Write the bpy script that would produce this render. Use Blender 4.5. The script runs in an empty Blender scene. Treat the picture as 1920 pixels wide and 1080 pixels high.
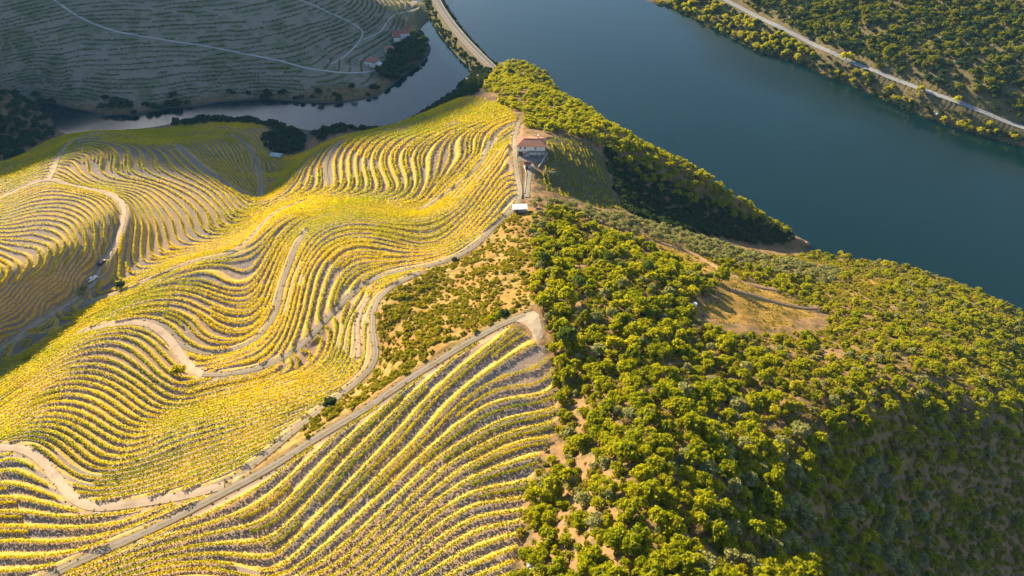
import bpy, bmesh, math, random
import numpy as np
from mathutils import Vector, Matrix
R = math.radians
sc = bpy.context.scene
# ---------------------------------------------------------------- camera
cam_data = bpy.data.cameras.new("camera"); cam = bpy.data.objects.new("camera", cam_data)
sc.collection.objects.link(cam); sc.camera = cam
cam_data.sensor_width = 36.0; cam_data.lens = 24.0; cam_data.clip_start = 1.0; cam_data.clip_end = 6000.0
cam.location = (0, 0, 280.0); cam.rotation_euler = (R(90-42), 0, 0)
# ---------------------------------------------------------------- light
SUN_AZ, SUN_EL = 40.0, 19.3          # sun ahead and to the left of the camera
world = bpy.data.worlds.new("World"); sc.world = world; world.use_nodes = True
wn = world.node_tree.nodes; wl = world.node_tree.links
bg = wn['Background']; sky = wn.new('ShaderNodeTexSky'); sky.sky_type = 'NISHITA'; sky.sun_disc = False
sky.sun_elevation = R(SUN_EL); sky.sun_rotation = R(-SUN_AZ); sky.air_density = 1.0; sky.dust_density = 0.8; sky.ozone_density = 2.0
wl.new(sky.outputs[0], bg.inputs[0]); bg.inputs[1].default_value = 0.072
sun_d = bpy.data.lights.new("sun", 'SUN'); sun_d.energy = 5.0; sun_d.angle = R(0.5); sun_d.color = (1.0, 0.80, 0.50)
sun = bpy.data.objects.new("sun", sun_d); sc.collection.objects.link(sun)
sdir = Vector((-math.sin(R(SUN_AZ))*math.cos(R(SUN_EL)), math.cos(R(SUN_AZ))*math.cos(R(SUN_EL)), math.sin(R(SUN_EL))))
sun.rotation_euler = sdir.to_track_quat('Z', 'Y').to_euler(); sun.location = (-200, 300, 400)
sc.view_settings.view_transform = 'Standard'; sc.view_settings.look = 'None'
sc.view_settings.exposure = 1.86; sc.view_settings.gamma = 1.0
sc.cycles.use_denoising = True
try: sc.cycles.denoiser = 'OPENIMAGEDENOISE'
except Exception: pass
sc.cycles.max_bounces = 5; sc.cycles.diffuse_bounces = 2; sc.cycles.glossy_bounces = 2; sc.cycles.transmission_bounces = 3
sc.cycles.transparent_max_bounces = 6; sc.cycles.volume_bounces = 0
sc.cycles.use_adaptive_sampling = True; sc.cycles.adaptive_threshold = 0.02
# ---------------------------------------------------------------- helpers
rng = np.random.default_rng(7); random.seed(7)
COL = sc.collection
def tag(o, label=None, cat=None, group=None, kind=None):
    if label: o['label'] = label
    if cat: o['category'] = cat
    if group: o['group'] = group
    if kind: o['kind'] = kind
    return o
def mesh_np(name, V, F, mats=(), midx=None, smooth=False):
    V = np.asarray(V, np.float32); F = np.asarray(F, np.int32); k = F.shape[1]
    me = bpy.data.meshes.new(name)
    me.vertices.add(len(V)); me.vertices.foreach_set('co', V.ravel())
    me.loops.add(F.size); me.loops.foreach_set('vertex_index', F.ravel())
    me.polygons.add(len(F)); me.polygons.foreach_set('loop_start', np.arange(0, F.size, k, dtype=np.int32))
    if midx is not None: me.polygons.foreach_set('material_index', np.asarray(midx, np.int32))
    me.polygons.foreach_set('use_smooth', np.full(len(F), smooth))
    for m in mats: me.materials.append(m)
    me.update(calc_edges=True)
    return me
def link(name, me, loc=(0, 0, 0), parent=None, rz=0.0, scale=None):
    o = bpy.data.objects.new(name, me); COL.objects.link(o); o.location = loc; o.rotation_euler = (0, 0, rz)
    if scale is not None: o.scale = scale
    if parent: o.parent = parent
    return o
def empty(name, loc, rz=0.0):
    o = bpy.data.objects.new(name, None); COL.objects.link(o); o.location = loc; o.rotation_euler = (0, 0, rz)
    o.empty_display_size = 0.5
    return o
class MB:                                          # little mesh collector
    def __init__(s): s.v = []; s.f = []; s.m = []
    def poly(s, pts, mi=0):
        n = len(s.v); s.v += [tuple(p) for p in pts]; s.f.append(tuple(range(n, n+len(pts)))); s.m.append(mi)
    def box(s, x0, x1, y0, y1, z0, z1, mi=0):
        n = len(s.v)
        s.v += [(x0,y0,z0),(x1,y0,z0),(x1,y1,z0),(x0,y1,z0),(x0,y0,z1),(x1,y0,z1),(x1,y1,z1),(x0,y1,z1)]
        for q in ((0,3,2,1),(4,5,6,7),(0,1,5,4),(1,2,6,5),(2,3,7,6),(3,0,4,7)): s.f.append(tuple(n+i for i in q)); s.m.append(mi)
    def tube(s, p0, p1, r0, r1, k=7, mi=0, cap=True):
        p0 = Vector(p0); p1 = Vector(p1); d = (p1-p0).normalized(); a = d.orthogonal().normalized(); b = d.cross(a); n = len(s.v)
        for p, r in ((p0, r0), (p1, r1)):
            for i in range(k):
                t = 2*math.pi*i/k; s.v.append(tuple(p+a*(r*math.cos(t))+b*(r*math.sin(t))))
        for i in range(k): s.f.append((n+i, n+(i+1) % k, n+k+(i+1) % k, n+k+i)); s.m.append(mi)
        if cap: s.f.append(tuple(n+k+i for i in range(k))); s.m.append(mi); s.f.append(tuple(n+k-1-i for i in range(k))); s.m.append(mi)
    def mesh(s, name, mats, smooth=False, bevel=0):
        me = bpy.data.meshes.new(name); me.from_pydata(s.v, [], s.f)
        for m in mats: me.materials.append(m)
        for p, mi in zip(me.polygons, s.m): p.material_index = mi; p.use_smooth = smooth
        bm = bmesh.new(); bm.from_mesh(me)
        if bevel: bmesh.ops.bevel(bm, geom=[e for e in bm.edges], offset=bevel, segments=2, affect='EDGES', clamp_overlap=True)
        bmesh.ops.recalc_face_normals(bm, faces=bm.faces); bm.to_mesh(me); bm.free(); me.update()
        return me
# ---------------------------------------------------------------- materials
class NT:
    def __init__(s, name):
        s.m = bpy.data.materials.new(name); s.m.use_nodes = True; s.t = s.m.node_tree; s.n = s.t.nodes; s.l = s.t.links
        s.b = s.n['Principled BSDF']; s.out = s.n['Material Output']; s.b.inputs['Roughness'].default_value = 0.9
        s.b.inputs['Specular IOR Level'].default_value = 0.15
    def new(s, t, **k):
        n = s.n.new(t)
        for a, b in k.items(): setattr(n, a, b)
        return n
    def pos(s): 
        if not hasattr(s, '_p'): s._p = s.new('ShaderNodeNewGeometry')
        return s._p.outputs['Position']
    def noise(s, scale, detail=3, rough=0.55, vec=None, out='Fac', dist=0.0):
        n = s.new('ShaderNodeTexNoise'); n.inputs['Scale'].default_value = scale; n.inputs['Detail'].default_value = detail
        n.inputs['Roughness'].default_value = rough; n.inputs['Distortion'].default_value = dist
        s.l.new(vec if vec is not None else s.pos(), n.inputs['Vector']); return n.outputs[out]
    def attr(s, name): n = s.new('ShaderNodeAttribute', attribute_name=name); return n.outputs['Fac']
    def math(s, op, a, b=None, c=None):
        n = s.new('ShaderNodeMath', operation=op)
        for i, v in enumerate((a, b, c)):
            if v is None: continue
            if isinstance(v, (int, float)): n.inputs[i].default_value = v
            else: s.l.new(v, n.inputs[i])
        return n.outputs[0]
    def ramp(s, v, a, b):                          # smooth 0..1 between a and b
        n = s.new('ShaderNodeMapRange', interpolation_type='SMOOTHSTEP'); s.l.new(v, n.inputs[0])
        n.inputs[1].default_value = a; n.inputs[2].default_value = b; return n.outputs[0]
    def mix(s, f, a, b, mode='MIX'):
        n = s.new('ShaderNodeMix', data_type='RGBA', blend_type=mode)
        for i, v in ((0, f), (6, a), (7, b)):
            if isinstance(v, (int, float)): n.inputs[i].default_value = v
            elif isinstance(v, tuple): n.inputs[i].default_value = (*v, 1)
            else: s.l.new(v, n.inputs[i])
        return n.outputs[2]
    def col(s, c):
        if isinstance(c, tuple): s.b.inputs['Base Color'].default_value = (*c, 1)
        else: s.l.new(c, s.b.inputs['Base Color'])
    def bump(s, h, strength=0.4, dist=0.2):
        n = s.new('ShaderNodeBump'); n.inputs['Strength'].default_value = strength; n.inputs['Distance'].default_value = dist
        s.l.new(h, n.inputs['Height']); s.l.new(n.outputs[0], s.b.inputs['Normal'])
def plain(name, c, rough=0.8, var=0.12, scale=1.5, metal=0.0, spec=0.2):
    t = NT(name); n = t.noise(scale, 4); t.col(t.mix(n, tuple(x*(1-var) for x in c), tuple(min(1, x*(1+var)) for x in c)))
    t.b.inputs['Roughness'].default_value = rough; t.b.inputs['Metallic'].default_value = metal; t.b.inputs['Specular IOR Level'].default_value = spec
    return t.m
def foliage(name, c1, c2, c3=None, trans=0.35, big=0.02, fine=1.2, tcol=None, extra=None, rand=0.35):
    t = NT(name); t.n.remove(t.b)
    n1 = t.ramp(t.noise(big, 2), 0.35, 0.65); n2 = t.ramp(t.noise(fine, 3), 0.3, 0.7)
    oi = t.new('ShaderNodeObjectInfo').outputs['Random']
    f = t.math('ADD', t.math('MULTIPLY', n1, 1-rand), t.math('MULTIPLY', oi, rand))
    c = t.mix(f, c1, c2); 
    if c3: c = t.mix(t.math('MULTIPLY', n2, 0.6), c, c3)
    if extra: c = extra(t, c)
    d = t.new('ShaderNodeBsdfDiffuse'); tr = t.new('ShaderNodeBsdfTranslucent'); mx = t.new('ShaderNodeMixShader')
    t.l.new(c, d.inputs[0]); t.l.new(t.mix(1.0, c, tcol or (1.35, 1.3, 0.5), 'MULTIPLY'), tr.inputs[0])
    mx.inputs[0].default_value = trans; t.l.new(d.outputs[0], mx.inputs[1]); t.l.new(tr.outputs[0], mx.inputs[2]); t.l.new(mx.outputs[0], t.out.inputs[0])
    return t.m
# ---------------------------------------------------------------- terrain data
# survey table: points of the photograph with the height of the ground there, turned
# into world positions once (camera 280 m above the river, 42 degrees down, 24 mm).
CAMH, PITCH, FPX = 280.0, math.radians(42.0), 1280.0
CP, SP = math.cos(PITCH), math.sin(PITCH)
def ray(px, py):
    u = (px-960.0)/FPX; v = (540.0-py)/FPX
    return u, CP+v*SP, -SP+v*CP
def unproj(px, py, z):
    a, b, c = ray(px, py); t = (z-CAMH)/c
    return a*t, b*t
def project(x, y, z):
    x = np.asarray(x, float); y = np.asarray(y, float); z = np.asarray(z, float)-CAMH
    d = y*CP - z*SP; up = y*SP + z*CP
    d = np.where(d < 1, 1, d)
    return 960+FPX*x/d, 540-FPX*up/d, d
LINES = [  # (height or None, [(px,py)] or [(px,py,z)]) : level lines, roads, shores
 (71,[(977,227),(930,247),(907,290),(873,327),(839,358),(823,375),(803,389),(774,396),(741,395),(701,388),(660,384),(627,388),(580,398),(533,410),(500,435),(480,455),(450,470),(420,480),(367,490),(283,523),(233,547),(200,556)]),
 (74,[(640,394),(583,409),(555,430),(530,458),(514,487),(498,515),(481,541),(461,552),(440,556),(424,553),(394,545),(363,537),(343,536),(314,538),(298,541),(200,573),(133,603),(60,648),(0,686)]),
 (77,[(640,399),(585,418),(555,444),(537,472),(525,507),(512,545),(500,570),(480,592),(460,600),(440,601),(414,596),(383,586),(363,572),(343,563),(314,560),(281,563),(241,574),(200,592),(150,617),(60,665),(0,699)]),
 (79.3,[(640,405),(583,424),(555,452),(538,486),(526,526),(515,565),(503,595),(485,618),(462,630),(440,632),(414,629),(390,618),(373,592),(347,584),(322,576),(292,577),(261,581),(220,592),(180,608),(110,648),(0,710)]),
 (81.5,[(640,411),(600,422),(559,454),(545,490),(530,530),(523,568),(507,608),(473,642),(432,658),(400,662),(385,662),(357,655),(323,635),(290,611),(240,602),(173,618),(116,641),(60,678),(0,720)]),
 (84.5,[(958,268),(925,310),(884,362),(850,400),(811,420),(786,425),(745,423),(700,419),(660,416),(640,420),(610,430),(590,447),(570,475),(553,510),(541,550),(527,595),(505,635),(475,658),(440,672)]),
 (88,[(960,300),(925,350),(884,401),(843,440),(813,456),(782,458),(741,448),(700,440),(660,440),(640,444),(614,454),(596,470),(579,495),(565,523),(555,560),(547,600),(535,640),(515,670),(490,688),(460,695),(420,701),(385,704)]),
 (92,[(960,335),(935,370),(900,409),(884,430),(853,455),(823,468),(782,474),(746,473),(711,466),(676,461),(650,466),(628,480),(610,505),(600,540),(590,580),(573,625),(555,655)]),
 (95,[(968,365),(940,400),(900,436),(853,468),(823,482),(792,490),(752,495),(711,501),(680,509),(660,520),(640,542),(627,575)]),
 (None,[(970,385,96),(935,412,96.5),(900,450,97),(853,482,97),(813,497,97),(772,504,97),(731,512,96.7),(711,517,96.5),(680,533,96),(660,556,95.5),(640,570,95),(600,612,93)]),
 (66,[(965,207),(900,228),(850,245),(815,270),(798,300),(798,325),(793,350),(775,375),(740,382),(690,378),(630,382),(575,392),(525,403),(495,426),(465,450),(420,470),(350,485),(290,502)]),
 (61,[(950,196),(890,213),(820,235),(760,255),(725,280),(718,310),(728,335),(735,352),(715,368),(670,374),(620,377),(570,384),(520,400),(490,421),(460,443),(400,462),(350,470)]),
 (56,[(920,189),(840,212),(780,232),(700,255),(668,280),(660,305),(662,330),(662,350),(640,366),(600,372),(560,379),(510,397),(470,425),(430,443),(385,450)]),
 (51,[(900,183),(840,203),(760,229),(690,248),(647,260),(627,278),(613,297),(610,322),(610,345),(595,362),(565,371),(530,384),(490,403),(455,418),(425,420)]),
 (45,[(880,181),(820,204),(740,237),(680,249),(630,262),(590,285),(560,320),(540,350),(515,370),(463,390)]),
 # gully between the two vineyard hills
 (None,[(560,262,2),(520,292,9),(505,325,20),(495,350,29),(488,372,36),(463,390,44),(425,420,51),(370,449,57),(330,469,60),(290,491,63),(250,513,66),(215,537,68.5),(165,550,70),(100,592,72),(50,625,74),(0,652,76)]),
 # left hill
 (45,[(440,362),(400,335),(370,312),(345,290),(320,274),(270,268),(230,262),(190,247)]),
 (51,[(431,413),(389,375),(346,349),(293,328),(276,315),(268,288),(250,275),(215,265),(155,256)]),
 (57,[(370,447),(335,410),(300,372),(270,353),(240,346),(193,340),(163,325),(125,292)]),
 (62,[(300,485),(283,440),(270,400),(255,377),(235,364),(200,357),(143,346),(105,325)]),
 (None,[(90,337,66),(150,352,66),(200,364,66),(228,377,66),(238,397,66.5),(228,425,68),(217,460,69.5),(200,500,70.5)]),
 (70,[(0,383),(60,360),(110,350),(160,362),(203,380),(218,404),(209,450),(187,500),(163,540)]),
 (75,[(0,400),(60,380),(120,376),(160,392),(185,420),(190,450),(178,490),(150,530),(110,565),(60,605),(20,635)]),
 (80,[(0,420),(60,405),(110,408),(145,430),(158,460),(150,500),(120,540),(70,585),(20,622)]),
 (85,[(0,445),(50,438),(85,450),(108,475),(100,510),(70,550),(30,590),(0,612)]),
 (90,[(0,477),(22,490),(18,540),(0,562)]),
 (None,[(0,368,65),(0,350,60),(0,330,48),(0,310,36),(60,330,62),(60,310,52),(60,293,35),(110,285,50),(110,275,40),(100,264,22),(160,254,38),(150,250,15)]),
 # south of the middle road
 (85,[(0,733),(60,693),(120,655),(170,630),(230,621),(261,628),(288,644),(310,668),(335,692),(365,706)]),
 (90.5,[(0,758),(41,728),(82,702),(122,685),(163,675),(204,680),(240,697),(280,723),(310,745),(330,752),(370,745),(440,728),(500,715),(555,695),(585,668),(605,635),(625,602),(650,576)]),
 (96,[(0,785),(41,755),(82,732),(122,722),(163,724),(200,737),(231,757),(257,775),(282,788),(302,788),(343,777),(440,751),(520,725),(590,703),(618,683),(634,646),(646,607),(668,574)]),
 (102,[(0,815),(31,796),(61,784),(98,780),(131,784),(163,800),(204,822),(220,832),(251,835),(302,814),(363,795),(440,777),(520,755),(600,725),(650,700),(668,670),(676,640),(672,600),(700,555),(750,522)]),
 (107,[(0,832),(40,820),(80,822),(110,840),(140,868),(170,885),(220,885),(280,870),(350,845),(440,818),(520,787),(600,757),(660,725),(690,700),(700,670),(699,640)]),
 (None,[(0,840,109),(45,837,109.5),(75,857,110),(100,890,111),(130,930,113),(160,958,114.5),(200,950,115),(300,937,116),(360,927,117),(420,907,118)]),
 (None,[(787,513,101),(750,527,102),(717,550,104),(697,577,105),(695,610,106),(703,643,107),(708,675,108),(680,705,109),(640,738,111),(600,768,112.5),(550,808,114),(500,852,115.5),(460,882,117)]),
 (None,[(1000,600,126),(960,597,125),(880,640,123.5),(800,690,122.5),(740,727,121.5),(690,765,121),(640,792,120.3),(560,842,119.5),(500,882,119),(440,912,119),(380,950,119),(300,985,119.5),(220,1020,120),(130,1060,120.5)]),
 (113.5,[(0,908),(67,918),(110,940),(150,965)]),
 (116.8,[(0,985),(70,987),(150,985),(220,985),(290,960),(350,940)]),
 (119.3,[(0,1045),(60,1050)]),
 (127,[(500,1090),(560,1035),(640,970),(723,887),(783,830),(840,762),(893,715),(950,675),(1005,638)]),
 (130,[(1040,775),(940,803),(827,867),(740,953),(640,1040)]),
 (133,[(657,1080),(740,1003),(807,940),(873,897),(940,862),(1007,835),(1030,830)]),
 (139,[(773,1080),(840,1037),(907,997),(973,983)]),
 (None,[(1010,575,126),(1020,610,126.2),(1035,650,127),(1052,700,128),(1068,760,129.6),(1075,840,133.5),(1050,920,137),(1020,985,139.8),(985,1070,144),(1120,560,123.5),(1150,650,130),(1160,750,137.5),(1160,850,147),(1160,950,152),(1200,1080,159)]),
 (None,[(830,560,107),(780,600,112),(770,650,117),(900,540,112),(950,480,107),(1000,450,105),(1000,520,114),(900,590,119),(960,570,123),(870,500,103.5),(1000,400,98.5),(1040,440,103),(1080,500,113)]),
 (None,[(985,262,80),(995,288,88),(1000,300,88),(1022,292,87.4),(1000,320,88.3),(972,300,87),(975,340,89),(1000,345,89.5),(1010,370,93),(982,385,96),(1035,330,84),(1040,360,86)]),
 # hollow and olive rim right of the house, ridge above the river
 (None,[(1060,387,88),(1120,397,83),(1170,405,78),(1240,425,68),(1300,442,59),(1400,472,40),(1480,482,20),(1180,396,63),(1100,350,73),(1100,310,72),(1130,370,68),(1260,420,45),(1330,438,28),(1420,455,12),(1490,461,2)]),
 (None,[(1045,245,73),(1090,262,70),(1130,272,65),(1150,320,60),(1250,370,38),(1300,390,28),(1200,330,50),(1400,415,12)]),
 (None,[(1250,298,42),(1180,255,47),(1100,205,40),(1050,180,36),(990,160,28),(940,140,14),(925,128,9),(1000,200,55),(1060,220,60),(1280,305,34),(1330,335,30),(1400,378,20),(1480,440,7),(950,165,38),(910,150,24),(905,170,40)]),
 (None,[(1250,485,96),(1200,450,93),(1150,430,93),(1100,430,96),(1150,500,112),(1250,530,114),(1300,565,112),(1350,530,102),(1400,572,103),(1480,592,95),(1400,502,72),(1300,480,83),(1500,525,62),(1600,540,56),(1550,565,74),(1600,512,32),(1690,525,23),(1800,570,28),(1900,618,31),(1700,570,57),(1600,602,82),(1500,652,107),(1800,652,78),(1900,702,72),(1300,650,121),(1400,752,126),(1650,752,117),(1850,802,101),(1900,802,96),(1700,785,112),(1500,762,129),(1300,780,134),(1300,902,145),(1500,902,128),(1700,902,107),(1900,902,87),(1400,1062,145),(1500,1062,128),(1600,1062,113),(1700,1062,98),(1800,1062,84),(1910,1062,73)]),
 # far shore of the tributary, terraced hill beyond
 (0.4,[(55,192),(110,196),(160,206),(200,216),(250,219),(300,208),(350,200),(420,190),(500,184),(560,190),(640,192),(690,184),(725,165),(745,150),(770,132),(792,115),(806,92),(794,70),(786,55),(798,42)]),
 (0.4,[(100,240),(85,215)]),
 (0.4,[(150,252),(230,245),(300,236),(345,224),(400,220),(480,226),(540,238),(572,258),(595,246),(640,234),(700,246),(745,243),(785,215),(830,192),(870,155),(890,132)]),
 (-5,[(100,208),(140,228),(200,236),(280,227),(350,212),(450,204),(560,212),(650,214),(720,212),(760,185),(810,150),(840,110),(840,80)]),
 (None,[(0,240,12),(0,210,24),(50,215,14),(0,165,30),(100,150,18),(300,100,28),(300,0,56),(150,80,34),(100,0,60),(0,80,42),(0,0,66),(500,100,25),(500,0,50),(650,110,12),(650,0,38),(730,80,9),(740,20,16),(780,5,8),(690,150,7),(600,160,10),(500,160,9),(400,165,9),(300,175,10),(200,175,11)]),
 (None,[(300,245,9),(400,232,8),(500,236,7),(420,255,24),(350,258,28),(440,270,28),(480,300,24),(480,340,33),(560,250,3),(540,262,4),(430,300,33),(400,290,36),(460,330,33),(640,248,8),(700,246,6),(690,250,9)]),
 # right bank of the big river
 (0.4,[(1215,0),(1260,12),(1310,35),(1370,68),(1430,98),(1500,118),(1560,145),(1620,168),(1700,205),(1780,235),(1850,255),(1919,275)]),
 (None,[(1360,0,14),(1450,45,14),(1560,97,14),(1640,132,14),(1760,178,14),(1900,234,14)]),
 (None,[(1500,0,26),(1600,20,32),(1700,50,36),(1800,100,34),(1900,100,41),(1900,0,62),(1750,0,50),(1650,90,24),(1850,160,26)]),
]
WORLD = [(0,700,-9),(60,640,-9),(140,530,-9),(210,430,-9),(290,340,-9),(350,250,-9),(420,170,-9),(500,80,-9),(20,800,-9),(-60,900,-8),(0,1000,-9),(-100,1200,-9),
 (600,-80,-9),(700,-250,-9),
 (300,225,-2),(285,190,-2),(262,150,10),(300,150,-3),(235,100,20),(310,90,-3),(75,485,8),(125,410,4),(150,400,0),(172,385,-1),(194,366,-2),(45,535,3),(170,50,55),(260,20,30),(340,0,-3),(130,0,80),(250,-100,60),
 (60,40,162),(0,30,160),(0,-50,170),(-60,30,150),(-110,40,137),(-120,0,142),(-60,60,139),(-160,80,114),(-190,60,115),(-200,0,128),(-100,-150,165),(100,-150,165),(-300,-150,150),(300,-300,120),
 (-225,145,90),(-250,110,100),(-270,165,88),(-236,226,96),(-262,228,103),(-300,215,112),(-340,260,90),(-380,180,115),(-340,80,125),(-420,300,75),(-380,340,55),(-340,340,60),
 (-470,380,60),(-430,420,30),(-370,440,14),(-480,460,50),(-560,350,110),(-600,500,90),(-500,560,36),(-600,650,95),(-700,500,150),
 (-120,807,0.3),(-160,900,0.3),(-230,1050,0.3),(-330,1250,0.3),(-180,800,24),(-200,760,32),(-260,900,60),(-300,800,80),(-400,800,115),(-300,700,62),(-450,700,95),(-350,980,95),(-450,950,120),(-550,900,135),(-650,850,150),(-700,1000,170),(-500,1150,130),(-900,900,210),(-900,650,210),(-1100,1200,330),(-900,1350,330),(-700,1400,200),(-600,1600,100),(-800,300,170),(-1100,400,240),
 (-1100,1540,583),(-985,1636,574),(-1215,1444,553),(-1330,1347,556),(-1480,1220,564),(-1636,1090,568),(-1800,900,560),(-820,1772,150),(-600,1950,20),(-1300,1750,500),(-1700,1500,500),(-1500,2200,400),(-1000,2300,150),(-400,2200,-5),(0,2200,-5),(400,2000,100),(900,2200,350),(-400,1500,0.4),(-1850,400,400),(-1500,300,330),(-1850,-300,300),(1400,1500,350),  # starts with the unseen far crest, placed and shaped to shade inlet and valley
 (160,840,0.4),(60,1030,0.4),(0,1200,0.4),(480,400,0.4),(560,290,0.4),(660,150,0.4),(760,0,0.4),(450,400+60,24),(560,380,40),(650,300,60),(800,150,60),(520,620,90),(600,800,190),(450,850,150),(300,950,110),(300,800,60),(200,1150,90),(500,1200,250),(800,500,200),(900,900,320),(900,200,160),(1200,500,300),(1200,-200,250)]
def densify(pts, zz, step=26.0):
    out = []
    for i in range(len(pts)-1):
        a = pts[i]; b = pts[i+1]
        n = max(1, int(math.hypot(a[0]-b[0], a[1]-b[1])/step))
        for k in range(n):
            t = k/n
            za = zz if zz is not None else a[2]; zb = zz if zz is not None else b[2]
            out.append((a[0]+(b[0]-a[0])*t, a[1]+(b[1]-a[1])*t, za+(zb-za)*t))
    a = pts[-1]; out.append((a[0], a[1], zz if zz is not None else a[2]))
    return out
def control():
    P = []
    for zz, pts in LINES:
        if zz is not None: src = densify(pts, zz)
        else: src = [(a[0], a[1], a[2]) for a in pts]
        for px, py, z in src:
            x, y = unproj(px, py, z); P.append((x, y, z))
    P += [tuple(map(float, w)) for w in WORLD]
    P = np.array(P)
    keep = []; 
    for i in range(len(P)):                      # thin points that sit on top of each other
        if keep:
            d = np.hypot(P[keep,0]-P[i,0], P[keep,1]-P[i,1])
            if d.min() < 4.0: continue
        keep.append(i)
    return P[keep]
def tps_fit(P, lam):
    S = 100.0; X = P[:, :2]/S; n = len(P)
    d2 = ((X[:, None]-X[None])**2).sum(-1)
    K = 0.5*d2*np.log(d2+1e-12); K[np.arange(n), np.arange(n)] = lam
    A = np.zeros((n+3, n+3)); A[:n, :n] = K; A[:n, n] = 1; A[:n, n+1:] = X; A[n, :n] = 1; A[n+1:, :n] = X.T
    b = np.zeros(n+3); b[:n] = P[:, 2]
    return X, np.linalg.solve(A, b)
def tps_eval(X, w, qx, qy):
    S = 100.0; out = np.empty(qx.shape).ravel(); fx = qx.ravel()/S; fy = qy.ravel()/S; n = len(X)
    for s in range(0, len(out), 20000):
        d2 = (fx[s:s+20000, None]-X[None, :, 0])**2+(fy[s:s+20000, None]-X[None, :, 1])**2
        out[s:s+20000] = (0.5*d2*np.log(d2+1e-12))@w[:n]+w[n]+w[n+1]*fx[s:s+20000]+w[n+2]*fy[s:s+20000]
    return out.reshape(qx.shape)
GX0, GX1, GY0, GY1, GS = -1900.0, 1500.0, -400.0, 2400.0, 4.0
def build_base():
    P = control()
    X, w = tps_fit(P, 0.004)
    gx = np.arange(GX0, GX1+GS, GS); gy = np.arange(GY0, GY1+GS, GS)
    cx = np.arange(GX0, GX1+17, 16.0); cy = np.arange(GY0, GY1+17, 16.0)
    # coarse everywhere, fine in the seen area
    CX, CY = np.meshgrid(cx, cy); Zc = tps_eval(X, w, CX, CY)
    QX, QY = np.meshgrid(gx, gy); Z = bicubic(Zc, cx[0], cy[0], 16.0, QX, QY)
    ix = (gx > -520) & (gx < 520); iy = (gy > 20) & (gy < 860)
    sub = np.ix_(iy, ix)
    Z[sub] = tps_eval(X, w, QX[sub], QY[sub])
    return np.clip(Z, -12, 650), len(P)
def bicubic(G, x0, y0, s, x, y):
    fx = np.clip((np.asarray(x)-x0)/s, 1, G.shape[1]-3.001); fy = np.clip((np.asarray(y)-y0)/s, 1, G.shape[0]-3.001)
    ix = fx.astype(int); iy = fy.astype(int); tx = fx-ix; ty = fy-iy
    def wts(t): return (-.5*t+t*t-.5*t**3, 1-2.5*t*t+1.5*t**3, .5*t+2*t*t-1.5*t**3, -.5*t*t+.5*t**3)
    wx = wts(tx); wy = wts(ty); out = 0
    for j in range(4):
        row = 0
        for i in range(4): row = row+wx[i]*G[iy+j-1, ix+i-1]
        out = out+wy[j]*row
    return out
# ---------------------------------------------------------------- base surface and placing
BASE, _n = build_base()
def base_z(x, y): return bicubic(BASE, GX0, GY0, GS, x, y)
def _bil(x, y):
    fx = np.clip((x-GX0)/GS, 0, BASE.shape[1]-2.001); fy = np.clip((y-GY0)/GS, 0, BASE.shape[0]-2.001)
    ix = fx.astype(int); iy = fy.astype(int); tx = fx-ix; ty = fy-iy
    return (BASE[iy, ix]*(1-tx)+BASE[iy, ix+1]*tx)*(1-ty)+(BASE[iy+1, ix]*(1-tx)+BASE[iy+1, ix+1]*tx)*ty
def cast(px, py):                                  # point of the land seen at a point of the photograph
    px = np.atleast_1d(np.asarray(px, float)); py = np.atleast_1d(np.asarray(py, float))
    a, b, c = ray(px, py); t = np.full(px.shape, 60.0); hit = np.zeros(px.shape, bool)
    for k in range(500):
        d = CAMH+c*t-np.maximum(_bil(a*t, b*t), 0); hit |= d < 0.03
        t = np.where(hit, t, np.minimum(t+np.maximum(d*0.45, 0.1), 2500))
        if hit.all(): break
    return np.stack([a*t, b*t], -1)
def region(pts):                                   # outline: (px,py) seen, (px,py,z) at a height, ('w',x,y) world
    out = []
    for p in pts:
        if p[0] == 'w': out.append((p[1], p[2]))
        elif len(p) == 3: out.append(unproj(*p))
        else: out.append(tuple(cast(p[0], p[1])[0]))
    return np.array(out)
def inside(poly, x, y):
    x = np.asarray(x); y = np.asarray(y); r = np.zeros(x.shape, bool); n = len(poly); j = n-1
    for i in range(n):
        xi, yi = poly[i]; xj, yj = poly[j]
        if yi != yj:
            c = ((yi > y) != (yj > y)) & (x < (xj-xi)*(y-yi)/(yj-yi)+xi); r ^= c
        j = i
    return r
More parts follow.
